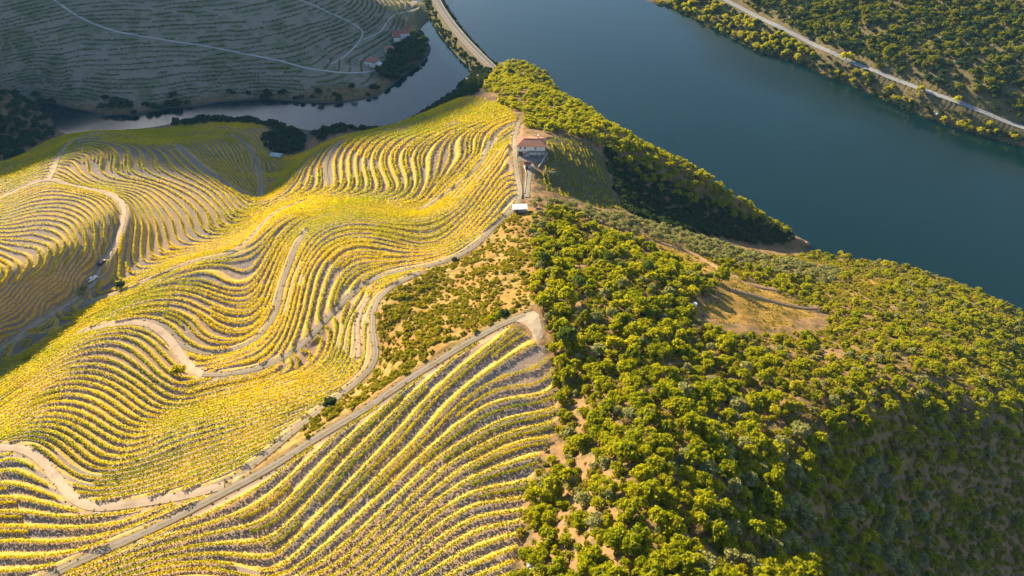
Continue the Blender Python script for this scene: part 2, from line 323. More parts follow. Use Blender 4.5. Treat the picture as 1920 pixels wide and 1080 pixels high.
RG = dict(
 vine=[(893,183),(925,192),(952,203),(970,220),(965,240),(957,262),(957,300),(968,345),(975,378),(935,413),(900,452),(853,484),(813,499),(790,511),(752,526),(715,549),(698,578),(696,610),(703,645),(707,680),(660,725),(600,768),(550,808),(500,852),(455,884),(445,905),(500,880),(560,840),(640,789),(690,762),(740,724),(800,687),(880,637),(945,605),(985,625),(1020,650),(1035,690),(1043,760),(1036,812),(1012,850),(985,930),(972,1000),(962,1075),('w',0,40),('w',-10,10),('w',-220,10),('w',-420,120),('w',-420,330),(0,300,30),(110,262,10),(200,250,8),(300,240,6),(400,228,6),(470,229,6),(500,240,6),(505,262),(500,290),(508,310,9),(545,285,11),(600,262,12),(700,246,13),(745,235,20),(840,198,32)],
 olivebank=[(600,262,12),(700,246,13),(700,240,6),(640,233,6),(597,243,5)],
 scrub=[(975,378),(935,413),(900,452),(853,484),(813,499),(790,511),(752,526),(715,549),(698,578),(696,610),(703,645),(707,680),(660,725),(600,768),(550,808),(500,852),(455,884),(430,900),(500,880),(560,840),(640,789),(690,762),(740,724),(800,687),(880,637),(945,605),(985,578),(1010,560),(1000,500),(990,430),(1010,400)],
 clearing=[(1160,432),(1200,438),(1290,468),(1350,500),(1440,538),(1505,572),(1540,595),(1480,600),(1490,612),(1430,620),(1400,604),(1350,606),(1330,585),(1290,572),(1345,556),(1352,530),(1290,500),(1230,470)],
 clearing2=[(1555,540),(1600,525),(1650,525),(1660,540),(1610,556),(1570,560)],
 hollowvine=[(1012,262),(1060,255),(1110,275),(1135,300),(1145,350),(1170,395),(1130,392),(1080,375),(1030,362),(1008,345),(1022,315),(1030,290)],
 farvine=[('w',-600,560),(60,185),(160,192),(250,205),(330,192),(420,175),(560,172),(690,165),(730,130),(735,90),(770,30),(790,-5),('w',-130,900),('w',-600,900)],
 righthill=[(1215,-12),(1260,0),(1370,50),(1500,105),(1620,160),(1780,230),(1925,270),('w',900,300),('w',900,900),('w',200,1100),('w',170,850)],
 platform=[(982,585),(1000,571),(1018,585),(1027,610),(1022,640),(1008,650),(995,625),(975,605),(955,600)],
)
RG = {k: region(v) for k, v in RG.items()}
# ---------------------------------------------------------------- roads: (name, label, px line, width, material, z offset)
ROADS = [
 ('dirt_road','grey dirt road along the ridge between the vineyard and the dry scrub',[(974,228),(968,245),(964,262),(966,300),(970,330),(976,355),(973,382),(950,402),(930,420),(903,450),(880,470),(853,482),(813,497),(772,504),(731,512),(705,520),(680,533),(660,552),(640,570),(600,612),(560,655),(510,682),(460,697),(420,703),(380,703)],3.6,'dirt'),
 ('dirt_road','wide pale beige stretch of dirt road running down through the middle terraces',[(386,703),(366,698),(349,680),(335,660),(322,640),(306,622),(290,610),(270,604),(240,603),(200,609),(160,622)],4.6,'sand'),
 ('farm_track','narrow grey track curving below the ridge top through the upper rows',[(972,230),(945,238),(927,250),(915,275),(905,300),(890,320),(873,335),(845,357),(815,379),(790,393)],2.8,'dirt'),
 ('farm_track','long thin track above the valley floor of the vineyard',[(571,377),(522,397),(492,422),(467,452),(441,472),(400,483),(367,490),(283,523),(233,547),(200,557),(150,567),(118,572)],2.8,'dirt'),
 ('farm_track','grey track looping round the hollow in the middle vineyard',[(300,617),(323,636),(357,657),(385,664),(432,659),(473,643),(507,608),(523,568),(527,535),(545,490),(559,454),(575,432)],3.4,'dirt'),
 ('dirt_road','grey road hugging the left edge of the dry scrub knoll',[(787,513),(750,527),(717,550),(699,577),(697,610),(703,643),(709,675),(682,705),(645,735),(600,768),(550,808),(500,852),(460,882),(430,905)],3.4,'dirt'),
 ('farm_track','short pale track between the rows beside the scrub knoll',[(690,560),(672,590),(668,615),(673,640),(672,668)],2.2,'sand'),
 ('dirt_road','long grey road from the round platform down to the lower left corner',[(985,590),(960,597),(880,640),(800,690),(740,727),(690,765),(640,792),(560,842),(500,882),(440,912),(380,943),(340,967),(300,985),(220,1020),(130,1060),(50,1100)],3.8,'dirt'),
 ('dirt_road','pale road bending round the lower left terraces',[(-15,842),(20,836),(45,837),(75,857),(100,890),(130,930),(160,956),(200,950),(300,937),(360,927),(420,909)],4.0,'sand'),
 ('dirt_road','road climbing the left hill from the gully to the pale crossing',[(-10,660),(20,640),(50,622),(100,587),(150,555),(170,541),(187,510),(205,475),(216,460),(228,425),(236,397),(226,374),(200,362),(150,351),(110,341),(90,335),(40,353),(-10,376)],3.8,'sand'),
 ('dirt_road','crest track along the yellow edge of the left hill',[(92,335),(100,322),(108,300),(120,280),(135,265),(160,255),(190,250)],3.0,'dirt'),
 ('dirt_road','grey valley road running up from the tributary in shade',[(437,254),(462,270),(478,290),(487,320),(491,345),(490,367)],4.0,'grey'),
 ('farm_track','grey bank track slanting down to the valley road',[(333,272),(352,290),(385,318),(440,354),(475,369),(490,369)],4.2,'grey'),
 ('farm_track','thin path down the spur above the valley floor',[(642,264),(624,280),(613,300),(610,325),(616,345)],2.4,'dirt'),
 ('far_road','pale road crossing the shaded terraces beyond the tributary',[(90,-10),(130,20),(190,50),(230,62),(330,78),(430,95),(520,112),(590,131),(640,137),(690,136),(712,127),(722,113)],3.6,'greylight'),
 ('far_road','faint path high on the shaded terraces beyond the tributary',[(550,-5),(620,25),(660,42),(685,60),(668,85),(620,120)],2.6,'greylight'),
 ('far_road','faint path from the far farmhouses up the shaded hill',[(785,15),(740,25),(715,60),(680,75)],2.6,'greylight'),
 ('riverside_road','two lane asphalt road along the far bank of the wide river',[(1335,-14),(1400,20),(1450,45),(1500,69),(1560,98),(1600,118),(1640,132),(1700,156),(1760,179),(1830,204),(1930,242)],11.0,'asphalt'),
 ('driveway','shaded grey driveway in front of the white house',[(1003,297),(995,315),(990,345),(988,368)],3.6,'grey'),
 ('river_beach','small pale sandy strip at the water where the shaded hollow ends',[(1480,434),(1490,445),(1500,452),(1512,459)],2.6,'soil'),
 ('farm_track','thin brown path across the dry slope above the olive trees',[(1170,440),(1230,453),(1290,472),(1350,505),(1400,530),(1450,545)],1.8,'soil'),
 ('farm_track','brown path under the dry orange clearing in the woodland',[(1370,540),(1420,556),(1480,573),(1530,580)],2.0,'soil'),
]
def smooth_line(P, n=3):
    for _ in range(n):
        Q = P.copy(); Q[1:-1] = 0.25*P[:-2]+0.5*P[1:-1]+0.25*P[2:]; P = Q
    return P
def resample(P, step):
    d = np.r_[0, np.cumsum(np.hypot(*np.diff(P[:, :2], axis=0).T))]; n = max(2, int(d[-1]/step)+1); s = np.linspace(0, d[-1], n)
    return np.stack([np.interp(s, d, P[:, k]) for k in range(P.shape[1])], -1)
road_geo = []
for nm, lab, px, w, mt in ROADS:
    pts = np.array(px, float); XY = cast(pts[:, 0], pts[:, 1])
    off = (pts[:, 0] < 0) | (pts[:, 1] < 0) | (pts[:, 0] > 1920)
    w *= 0.62; XY = smooth_line(resample(XY, 3.0), 6); XY = resample(XY, 1.5)
    z = base_z(XY[:, 0], XY[:, 1]); z = np.r_[z[:1].repeat(6), z, z[-1:].repeat(6)]
    z = np.convolve(z, np.ones(13)/13, 'valid')
    road_geo.append((nm, lab, np.c_[XY, np.maximum(z, 2.0)], w, mt))
CAUSE = smooth_line(resample(np.array([unproj(*p) for p in [(935,140,9),(925,131,8.5),(900,107,8.5),(870,76,8.5),(845,46,8.5),(826,18,8.5),(812,-8,8.5),(806,-30,9)]]), 4.0), 4)
CAUSE = resample(CAUSE, 2.0)
# ---------------------------------------------------------------- ground grid
def axis(parts):
    out = []
    for a, b, s in parts: out.append(np.arange(a, b-1e-6, s))
    return np.r_[np.concatenate(out), parts[-1][1]]
AX = axis([(-1860,-520,20),(-520,-300,3.0),(-300,-120,0.85),(-120,50,0.65),(50,140,1.1),(140,300,1.7),(300,520,3.0),(520,1460,20)])
AY = axis([(-380,0,20),(0,44,4),(44,180,0.6),(180,330,0.8),(330,470,1.2),(470,760,2.5),(760,900,5),(900,2360,20)])
GXX, GYY = np.meshgrid(AX, AY)
ZB = base_z(GXX, GYY)
STEP = 1.7
_zt = np.array([-50., 71., 98., 106., 118., 122., 500.]); _st = np.array([1.35, 1.35, 1.3, 1.15, 1.15, 1.3, 1.3])
_zz = np.arange(-50, 500, 0.05); _ph = np.r_[0, np.cumsum(0.05/np.interp(_zz[:-1]+0.025, _zt, _st))]; _ph -= np.interp(0, _zz, _ph)
def phi_of(z): return np.interp(z, _zz, _ph)
def z_of(p): return np.interp(p, _ph, _zz)
def step_at(z): return np.interp(z, _zt, _st)
def value_noise(x, y, s, seed):
    r = np.random.default_rng(seed).random((256, 256)); fx = x/s; fy = y/s
    ix = np.floor(fx).astype(int); iy = np.floor(fy).astype(int); tx = fx-ix; ty = fy-iy; tx = tx*tx*(3-2*tx); ty = ty*ty*(3-2*ty)
    g = lambda a, b: r[b & 255, a & 255]
    return (g(ix, iy)*(1-tx)+g(ix+1, iy)*tx)*(1-ty)+(g(ix, iy+1)*(1-tx)+g(ix+1, iy+1)*tx)*ty
M = {k: inside(p, GXX, GYY) for k, p in RG.items()}
def soften(m, n=2):
    f = m.astype(np.float32)
    for _ in range(n):
        f[1:-1, :] = (f[:-2, :]+2*f[1:-1, :]+f[2:, :])/4; f[:, 1:-1] = (f[:, :-2]+2*f[:, 1:-1]+f[:, 2:])/4
    return f
gyv, gxv = np.gradient(ZB, AY, AX); SLOPE = np.hypot(gxv, gyv)
def terrace_params(z, slope):
    sp = step_at(z)/np.maximum(slope, 0.05); return np.clip(np.where(z > 118, 2.1, 1.6)/sp, 0.2, 0.5)
def terraced(z, slope):
    bf = terrace_params(z, slope); u = phi_of(z); k = np.floor(u); f = u-k
    g = np.where(f < 1-bf, 0.14*f/(1-bf), 0.14+0.86*(lambda t: t*t*(3-2*t))(np.clip((f-(1-bf))/bf, 0, 1)))
    return z_of(k+g+0.25)
BF = terrace_params(ZB, SLOPE)
ZT = terraced(ZB, SLOPE)
wv = soften(M['vine'] & ~M['platform'], 1)
rough = (value_noise(GXX, GYY, 22, 1)-.5)*2.2+(value_noise(GXX, GYY, 7, 2)-.5)*1.1+(value_noise(GXX, GYY, 2.6, 3)-.5)*0.5
land = np.clip((ZB-1.0)/6, 0, 1)
Z = ZB*(1-wv)+ZT*wv + rough*(1-wv)*land*np.where(M['platform'] | M['hollowvine'], .1, 1)
fw = soften(M['farvine'], 1); STF = 2.2
fu = ZB/STF; fk = np.floor(fu); ff = fu-fk
Z = Z+fw*((STF*(fk+np.clip((ff-.55)/.45, 0, 1)))-ZB)*0.8
# house terrace: level yard
HX, HY = unproj(996, 291, 88.0); HZ = 88.0
dh = np.maximum(np.abs(GXX-HX)-12, np.maximum(GYY-(HY+12), (HY-17)-GYY)); wh = np.clip(1-dh/5, 0, 1); wh = wh*wh*(3-2*wh)
Z = Z*(1-wh)+(HZ-0.05)*wh
road_d = np.full(GXX.shape, 99.0, np.float32)
def stamp(P, w, blend=2.2, dz=-0.10):
    half = w/2+0.8
    i0, i1 = np.searchsorted(AX, [P[:, 0].min()-8, P[:, 0].max()+8]); j0, j1 = np.searchsorted(AY, [P[:, 1].min()-8, P[:, 1].max()+8])
    sx = GXX[j0:j1, i0:i1]; sy = GYY[j0:j1, i0:i1]; best = np.full(sx.shape, 1e9); bz = np.zeros(sx.shape)
    for k in range(0, len(P)-1):
        a = P[k]; b = P[k+1]
        m0, m1 = np.searchsorted(AX[i0:i1], [min(a[0], b[0])-7, max(a[0], b[0])+7]); q0, q1 = np.searchsorted(AY[j0:j1], [min(a[1], b[1])-7, max(a[1], b[1])+7])
        if m1 <= m0 or q1 <= q0: continue
        x = sx[q0:q1, m0:m1]; y = sy[q0:q1, m0:m1]; dx, dy = b[0]-a[0], b[1]-a[1]
        t = np.clip(((x-a[0])*dx+(y-a[1])*dy)/(dx*dx+dy*dy+1e-9), 0, 1); d = np.hypot(x-a[0]-t*dx, y-a[1]-t*dy)
        bb = best[q0:q1, m0:m1]; zz = bz[q0:q1, m0:m1]; u = d < bb; bb[u] = d[u]; zz[u] = (a[2]+(b[2]-a[2])*t)[u]
    wgt = np.clip(1-(best-half)/blend, 0, 1); wgt = wgt*wgt*(3-2*wgt)
    s = Z[j0:j1, i0:i1]; s[:] = s*(1-wgt)+(bz+dz)*wgt
    rd = road_d[j0:j1, i0:i1]; np.minimum(rd, best-w/2-.2, out=rd)
for nm, lab, P, w, mt in road_geo: stamp(P, w)
# causeway embankment
PC = np.c_[CAUSE, np.full(len(CAUSE), 8.5)]
bestc = np.full(GXX.shape, 1e9, np.float32)
jj = (AY > 600) & (AY < 900); ii = (AX > -220) & (AX < 60); sub = np.ix_(jj, ii)
bx = GXX[sub]; by = GYY[sub]; bd = np.full(bx.shape, 1e9)
for k in range(len(PC)-1):
    a = PC[k]; b = PC[k+1]; dx, dy = b[0]-a[0], b[1]-a[1]; t = np.clip(((bx-a[0])*dx+(by-a[1])*dy)/(dx*dx+dy*dy), 0, 1)
    bd = np.minimum(bd, np.hypot(bx-a[0]-t*dx, by-a[1]-t*dy))
emb = 8.35-np.clip(bd-5.7, 0, 99)*1.25
Z[sub] = np.where(bd < 5.7, 8.35, np.maximum(Z[sub], emb))
bestc[sub] = bd
Z = np.where(ZB < -3, np.minimum(Z, np.maximum(ZB, np.where(bestc < 30, 9, -99))), Z) if False else Z
def gz(x, y):
    x = np.asarray(x, float); y = np.asarray(y, float)
    i = np.clip(np.searchsorted(AX, x)-1, 0, len(AX)-2); j = np.clip(np.searchsorted(AY, y)-1, 0, len(AY)-2)
    tx = (x-AX[i])/(AX[i+1]-AX[i]); ty = (y-AY[j])/(AY[j+1]-AY[j])
    return (Z[j, i]*(1-tx)+Z[j, i+1]*tx)*(1-ty)+(Z[j+1, i]*(1-tx)+Z[j+1, i+1]*tx)*ty
def rd_at(x, y):
    i = np.clip(np.searchsorted(AX, x), 0, len(AX)-1); j = np.clip(np.searchsorted(AY, y), 0, len(AY)-1); return road_d[j, i]
# ---------------------------------------------------------------- ground material and mesh
t = NT('terrain_soil')
u = t.attr('phi'); bf = t.attr('bf'); av = t.attr('vine'); ag = t.attr('grass'); ao = t.attr('orange'); afar = t.attr('farvine'); ahol = t.attr('hollow')
edge = t.noise(0.5, 3); uu = t.math('ADD', u, t.math('MULTIPLY', t.math('SUBTRACT', edge, 0.5), 0.10))
f = t.math('FRACT', uu); thr = t.math('SUBTRACT', 1.0, bf)
bank = t.ramp(t.math('SUBTRACT', f, thr), -0.03, 0.05)
nf = t.noise(1.6, 5, 0.65); nb = t.noise(0.06, 3); nm = t.noise(0.35, 4, 0.6)
nv = t.noise(4.0, 4, 0.7)
tread = t.mix(nf, (0.215,0.145,0.10), (0.37,0.255,0.17)); tread = t.mix(t.ramp(nb, .35, .65), tread, t.mix(nm, (0.15,0.13,0.125), (0.23,0.20,0.18)))
tread = t.mix(t.math('MULTIPLY', t.ramp(nm, .52, .7), 0.55), tread, (0.40,0.27,0.11))
bankc = t.mix(nf, (0.42,0.25,0.04), (0.62,0.41,0.11)); bankc = t.mix(t.ramp(t.noise(0.9, 4, .6), .45, .68), bankc, (0.26,0.22,0.045))
bankc = t.mix(t.math('MULTIPLY', t.ramp(nv, .5, .75), .5), bankc, (0.16,0.10,0.05))
vinec = t.mix(bank, tread, bankc)
soil = t.mix(nf, (0.16,0.095,0.042), (0.31,0.19,0.09)); soil = t.mix(t.ramp(nm, .45, .65), soil, (0.10,0.085,0.035))
grass = t.mix(nf, (0.22,0.14,0.035), (0.38,0.26,0.085)); grass = t.mix(t.ramp(nm, .45, .62), grass, (0.15,0.115,0.02)); grass = t.mix(t.math('MULTIPLY', t.ramp(nb, .4, .6), .5), grass, (0.30,0.14,0.035))
orange = t.mix(nf, (0.27,0.135,0.02), (0.50,0.30,0.06)); orange = t.mix(t.math('MULTIPLY', t.ramp(nv, .40, .62), .75), orange, (0.19,0.14,0.025)); orange = t.mix(t.math('MULTIPLY', t.ramp(nm, .5, .7), .6), orange, (0.28,0.22,0.05))
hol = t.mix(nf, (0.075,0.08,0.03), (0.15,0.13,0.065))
fu_ = t.math('FRACT', t.math('ADD', t.attr('phif'), t.math('MULTIPLY', t.math('SUBTRACT', nm, .5), .25)))
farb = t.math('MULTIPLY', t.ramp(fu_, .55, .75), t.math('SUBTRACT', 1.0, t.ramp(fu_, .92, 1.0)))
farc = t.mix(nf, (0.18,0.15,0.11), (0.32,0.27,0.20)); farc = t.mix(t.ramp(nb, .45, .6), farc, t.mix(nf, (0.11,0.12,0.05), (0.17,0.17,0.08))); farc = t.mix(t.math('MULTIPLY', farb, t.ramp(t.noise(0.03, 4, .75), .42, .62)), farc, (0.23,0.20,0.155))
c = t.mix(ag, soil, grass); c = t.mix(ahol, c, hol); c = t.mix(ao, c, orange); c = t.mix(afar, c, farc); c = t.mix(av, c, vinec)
sep = t.new('ShaderNodeSeparateXYZ'); t.l.new(t.pos(), sep.inputs[0])
shore = t.math('SUBTRACT', 1.0, t.ramp(t.math('ADD', sep.outputs[2], t.math('MULTIPLY', nm, 1.5)), 1.0, 2.6))
c = t.mix(shore, c, t.mix(nf, (0.05,0.05,0.03), (0.13,0.115,0.08)))
rs = t.attr('roadside'); c = t.mix(t.math('MULTIPLY', rs, 0.4), c, t.mix(nf, (0.30,0.22,0.14), (0.46,0.36,0.24)))
t.col(c); t.bump(t.math('ADD', nf, t.math('MULTIPLY', nv, .6)), 0.55, 0.35)
MAT_GROUND = t.m
ny, nx = Z.shape
V = np.stack([GXX, GYY, Z], -1).reshape(-1, 3)
idx = np.arange(ny*nx).reshape(ny, nx)
F = np.stack([idx[:-1, :-1], idx[:-1, 1:], idx[1:, 1:], idx[1:, :-1]], -1).reshape(-1, 4)
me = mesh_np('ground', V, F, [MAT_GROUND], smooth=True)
def fattr(me, name, arr):
    a = me.attributes.new(name, 'FLOAT', 'POINT'); a.data.foreach_set('value', np.ascontiguousarray(arr, np.float32).ravel())
scrubby = np.clip(soften(M['scrub'], 2), 0, 1)
fattr(me, 'phi', phi_of(ZB)); fattr(me, 'bf', BF); fattr(me, 'vine', wv); fattr(me, 'grass', scrubby)
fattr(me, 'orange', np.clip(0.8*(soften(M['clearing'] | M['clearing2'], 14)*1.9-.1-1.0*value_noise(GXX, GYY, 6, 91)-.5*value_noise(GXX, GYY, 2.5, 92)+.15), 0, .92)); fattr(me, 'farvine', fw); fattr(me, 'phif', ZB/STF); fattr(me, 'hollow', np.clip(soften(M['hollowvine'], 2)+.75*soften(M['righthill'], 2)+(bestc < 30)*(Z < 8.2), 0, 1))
fattr(me, 'roadside', np.clip(1-road_d/1.3, 0, 1)*(road_d < 50)*(GYY < 480))
ground = link('ground', me); ground['kind'] = 'structure'
# ---------------------------------------------------------------- water
t = NT('river_water'); t.b.inputs['Roughness'].default_value = 0.12; t.b.inputs['IOR'].default_value = 1.33; t.b.inputs['Specular IOR Level'].default_value = 0.8
t.col(t.mix(t.noise(0.006, 3), (0.0006,0.013,0.013), (0.0008,0.018,0.017)))
t.l.new(t.math('ADD', .07, t.math('MULTIPLY', t.ramp(t.noise(0.005, 4, .6, dist=.8), .4, .65), .16)), t.b.inputs['Roughness']); t.bump(t.math('MULTIPLY', t.noise(0.9, 4, 0.6), t.ramp(t.noise(0.012, 3), .3, .7)), 0.12, 0.3)
me = mesh_np('river', [(-1870,-390,0),(1470,-390,0),(1470,2370,0),(-1870,2370,0)], [(0,1,2,3)], [t.m]); water = link('river', me); water['kind'] = 'structure'
# ---------------------------------------------------------------- road ribbons
def roadmat(name, a, b, track=True):
    t = NT(name); n = t.noise(1.3, 5, .65); c = t.mix(n, a, b)
    c = t.mix(t.math('MULTIPLY', t.ramp(t.noise(0.25, 3), .5, .7), .5), c, tuple(x*.72 for x in a))
    if track:
        ac = t.attr('across'); mid = t.math('SUBTRACT', 1.0, t.ramp(t.math('ABSOLUTE', ac), .12, .3))
        c = t.mix(t.math('MULTIPLY', mid, t.ramp(t.noise(.5, 3), .35, .6)), c, (0.22,0.18,0.06))
        rut = t.math('SUBTRACT', 1.0, t.ramp(t.math('ABSOLUTE', t.math('SUBTRACT', t.math('ABSOLUTE', ac), .5)), .10, .24))
        c = t.mix(t.math('MULTIPLY', rut, .35), c, b)
        eg = t.ramp(t.math('ADD', t.math('ABSOLUTE', ac), t.math('MULTIPLY', t.noise(.45, 3), .5)), .92, 1.18)
        c = t.mix(eg, c, (0.26,0.185,0.07))
    t.col(c); t.bump(n, .4, .15); return t.m
RM = dict(dirt=roadmat('dirt_road_surface', (0.20,0.18,0.165), (0.33,0.285,0.245)), sand=roadmat('sandy_road_surface', (0.32,0.24,0.175), (0.48,0.38,0.285), False),
          grey=roadmat('grey_gravel', (0.16,0.15,0.14), (0.25,0.235,0.22)), greylight=roadmat('pale_gravel', (0.33,0.31,0.29), (0.45,0.43,0.40), False),
          soil=roadmat('soil_path', (0.28,0.17,0.10), (0.42,0.28,0.17), False), asphalt=roadmat('worn_asphalt', (0.22,0.23,0.25), (0.30,0.31,0.33), False))
def ribbon(P, w, prof, wob=0.25):
    d = np.gradient(P[:, :2], axis=0); d /= np.linalg.norm(d, axis=1)[:, None]+1e-9; nrm = np.c_[-d[:, 1], d[:, 0]]
    ws = w/2*(1+wob*(np.convolve(rng.random(len(P)+8), np.ones(9)/9, 'valid')-.5)*2); V = []; A = []
    for o, dz in prof: V.append(np.c_[P[:, :2]+nrm*(ws*o)[:, None], P[:, 2]+dz]); A.append(np.full(len(P), o))
    k = len(prof); V = np.stack(V, 1).reshape(-1, 3); A = np.stack(A, 1).ravel(); n = len(P); ix = np.arange(n*k).reshape(n, k)
    F = np.stack([ix[:-1, :-1], ix[1:, :-1], ix[1:, 1:], ix[:-1, 1:]], -1).reshape(-1, 4)
    return V, F, A
PROF = [(-1.1,-.22),(-1.0,-.05),(-.45,-.02),(0,.0),(.45,-.02),(1.0,-.05),(1.1,-.22)]
for i, (nm, lab, P, w, mt) in enumerate(road_geo):
    Q = P.copy(); Q[:, 2] += 0.02+0.006*i
    V, F, A = ribbon(Q, w, PROF); me = mesh_np(nm, V, F, [RM[mt]], smooth=False); fattr(me, 'across', A)
    o = link(nm, me); tag(o, kind='structure')
# platform: levelled pale turning place
pl = RG['platform']; pc = pl.mean(0); pts = resample(np.r_[pl, pl[:1]], 1.0)[:-1]
pz = float(base_z(pc[0], pc[1]))
V = [(pc[0], pc[1], 0)]+[(x, y, 0) for x, y in pc+(pts-pc)*0.6]+[(x, y, 0) for x, y in pts]
V = np.array(V); V[:, 2] = gz(V[:, 0], V[:, 1])+0.22; n = len(pts); V[n+1:, 2] -= 0.35
F = [(0, 1+i, 1+(i+1) % n, 1+(i+1) % n) for i in range(n)]
me = bpy.data.meshes.new('turning_place'); me.from_pydata([tuple(v) for v in V], [], [(0, 1+i, 1+(i+1) % n) for i in range(n)]+[(1+i, 1+n+i, 1+n+(i+1) % n, 1+(i+1) % n) for i in range(n)])
me.materials.append(roadmat('platform_surface', (0.27,0.215,0.165), (0.40,0.325,0.25), False)); fattr(me, 'across', np.ones(len(V))); tag(link('turning_place', me), kind='structure')
# ---------------------------------------------------------------- contour tracing on a 2 m lattice
CS = 2.0
cxs = np.arange(-440, 64, CS); cys = np.arange(14, 530, CS); CXX, CYY = np.meshgrid(cxs, cys)
CZ = phi_of(base_z(CXX, CYY)); gy_, gx_ = np.gradient(base_z(CXX, CYY), CS); CSL = np.hypot(gx_, gy_)
def contours(Zg, xs, ys, lev):
    ny, nx = Zg.shape; s = xs[1]-xs[0]; A = Zg > lev
    hx = A[:, 1:] != A[:, :-1]; vy = A[1:, :] != A[:-1, :]
    cell = hx[:-1, :] | hx[1:, :] | vy[:, :-1] | vy[:, 1:]
    links = {}
    def pe(j, i, d):                               # point on an edge
        a = Zg[j, i]; b = Zg[j, i+1] if d == 0 else Zg[j+1, i]; t = (lev-a)/(b-a)
        return (xs[i]+t*s, ys[j]) if d == 0 else (xs[i], ys[j]+t*s)
    for j, i in zip(*np.nonzero(cell)):
        es = []
        if hx[j, i]: es.append((j, i, 0))
        if vy[j, i+1]: es.append((j, i+1, 1))
        if hx[j+1, i]: es.append((j+1, i, 0))
        if vy[j, i]: es.append((j, i, 1))
        for q in range(0, len(es)-1, 2):
            links.setdefault(es[q], []).append(es[q+1]); links.setdefault(es[q+1], []).append(es[q])
    seen = set(); out = []
    starts = [e for e, l in links.items() if len(l) == 1]+list(links)
    for e in starts:
        if e in seen: continue
        line = [e]; seen.add(e); cur = e
        while True:
            nx_ = [k for k in links[cur] if k not in seen]
            if not nx_: break
            cur = nx_[0]; seen.add(cur); line.append(cur)
        if len(line) > 3: out.append(np.array([pe(*k) for k in line]))
    return out
def sample_lat(G, x, y):
    i = np.clip(((x-cxs[0])/CS).astype(int), 0, G.shape[1]-1); j = np.clip(((y-cys[0])/CS).astype(int), 0, G.shape[0]-1); return G[j, i]
plat = RG['platform']
HOUSEBOX = (HX-13, HX+13, HY-19, HY+13)
lefth = region([('w',-420,330),(0,640),(170,548),(490,372),(500,290),(300,240),(110,262,10),('w',-420,420)])
segs = []                                          # (points xyz, length)
wobble = lambda x, y, s, sd: value_noise(x, y, s, sd)
for lv in range(0, int(CZ.max())+1):
    for fr in (0.05, 0.36, 0.62):
        lev = lv+fr
        for L in contours(CZ, cxs, cys, lev):
            L = smooth_line(L, 2); L = resample(L, 0.6)
            x, y = L[:, 0], L[:, 1]
            sl = sample_lat(CSL, x, y); zb = z_of(np.full(len(x), lev)); sp = step_at(zb)/np.maximum(sl, .03)
            ok = inside(RG['vine'], x, y) & (rd_at(x, y) > 0.6) & ~inside(plat, x, y)
            ok &= ~((x > HOUSEBOX[0]) & (x < HOUSEBOX[1]) & (y > HOUSEBOX[2]) & (y < HOUSEBOX[3]))
            if fr == 0.36: ok &= (~inside(lefth, x, y) | (sp > 7)) & (sp > 3.4+2.6*wobble(x, y, 18, 11))
            if fr == 0.62: ok &= (sp > 7.5)
            ok &= sp > 1.1
            if fr == 0.05 : ok &= ((sp > 2.2) | (lv % 2 == 0))
            brk = np.diff(np.r_[0, ok.astype(int), 0]); s0 = np.nonzero(brk == 1)[0]; s1 = np.nonzero(brk == -1)[0]
            for a, b in zip(s0, s1):
                if b-a < 14: continue
                P = L[a:b]; z = gz(P[:, 0], P[:, 1]); segs.append(np.c_[P, z])
print('vine rows', len(segs), 'm', sum(len(s) for s in segs)*0.6)
def vine_extra(t, c):                              # a few reddened vines low on the slope near the road fork
    n = t.noise(0.11, 3)
    g = t.math('MULTIPLY', t.ramp(n, .60, .74), t.ramp(t.noise(1.1, 2), .40, .58))
    return t.mix(t.math('MULTIPLY', g, .55), c, (0.42,0.17,0.03))
MAT_VINE = foliage('vine_leaves', (0.60,0.53,0.004), (0.30,0.39,0.005), (0.62,0.44,0.008), trans=0.45, big=0.02, fine=0.8, tcol=(1.25,1.2,.5), extra=vine_extra, rand=0.0)
MAT_VINE_G = foliage('green_vine_leaves', (0.48,0.44,0.005), (0.13,0.22,0.005), (0.56,0.42,0.010), trans=0.42, big=0.04, fine=0.9, tcol=(1.25,1.2,.5), extra=vine_extra, rand=0.0)
def leaf_quads(C, size, flat=0.0, nrm=None, jit=1.0):
    n = len(C); a = rng.normal(size=(n, 3)); 
    if nrm is not None: a = nrm+a*jit
    a /= np.linalg.norm(a, axis=1)[:, None]+1e-9
    b = np.cross(a, rng.normal(size=(n, 3))); b /= np.linalg.norm(b, axis=1)[:, None]+1e-9; c = np.cross(a, b)
    s = (np.asarray(size)*np.ones(n))[:, None]/2; k = (0.75+0.5*rng.random((n, 1)))
    V = np.stack([C-b*s-c*s*k, C+b*s-c*s*k, C+b*s+c*s*k, C-b*s+c*s*k], 1).reshape(-1, 3)
    return V, np.arange(n*4).reshape(n, 4)
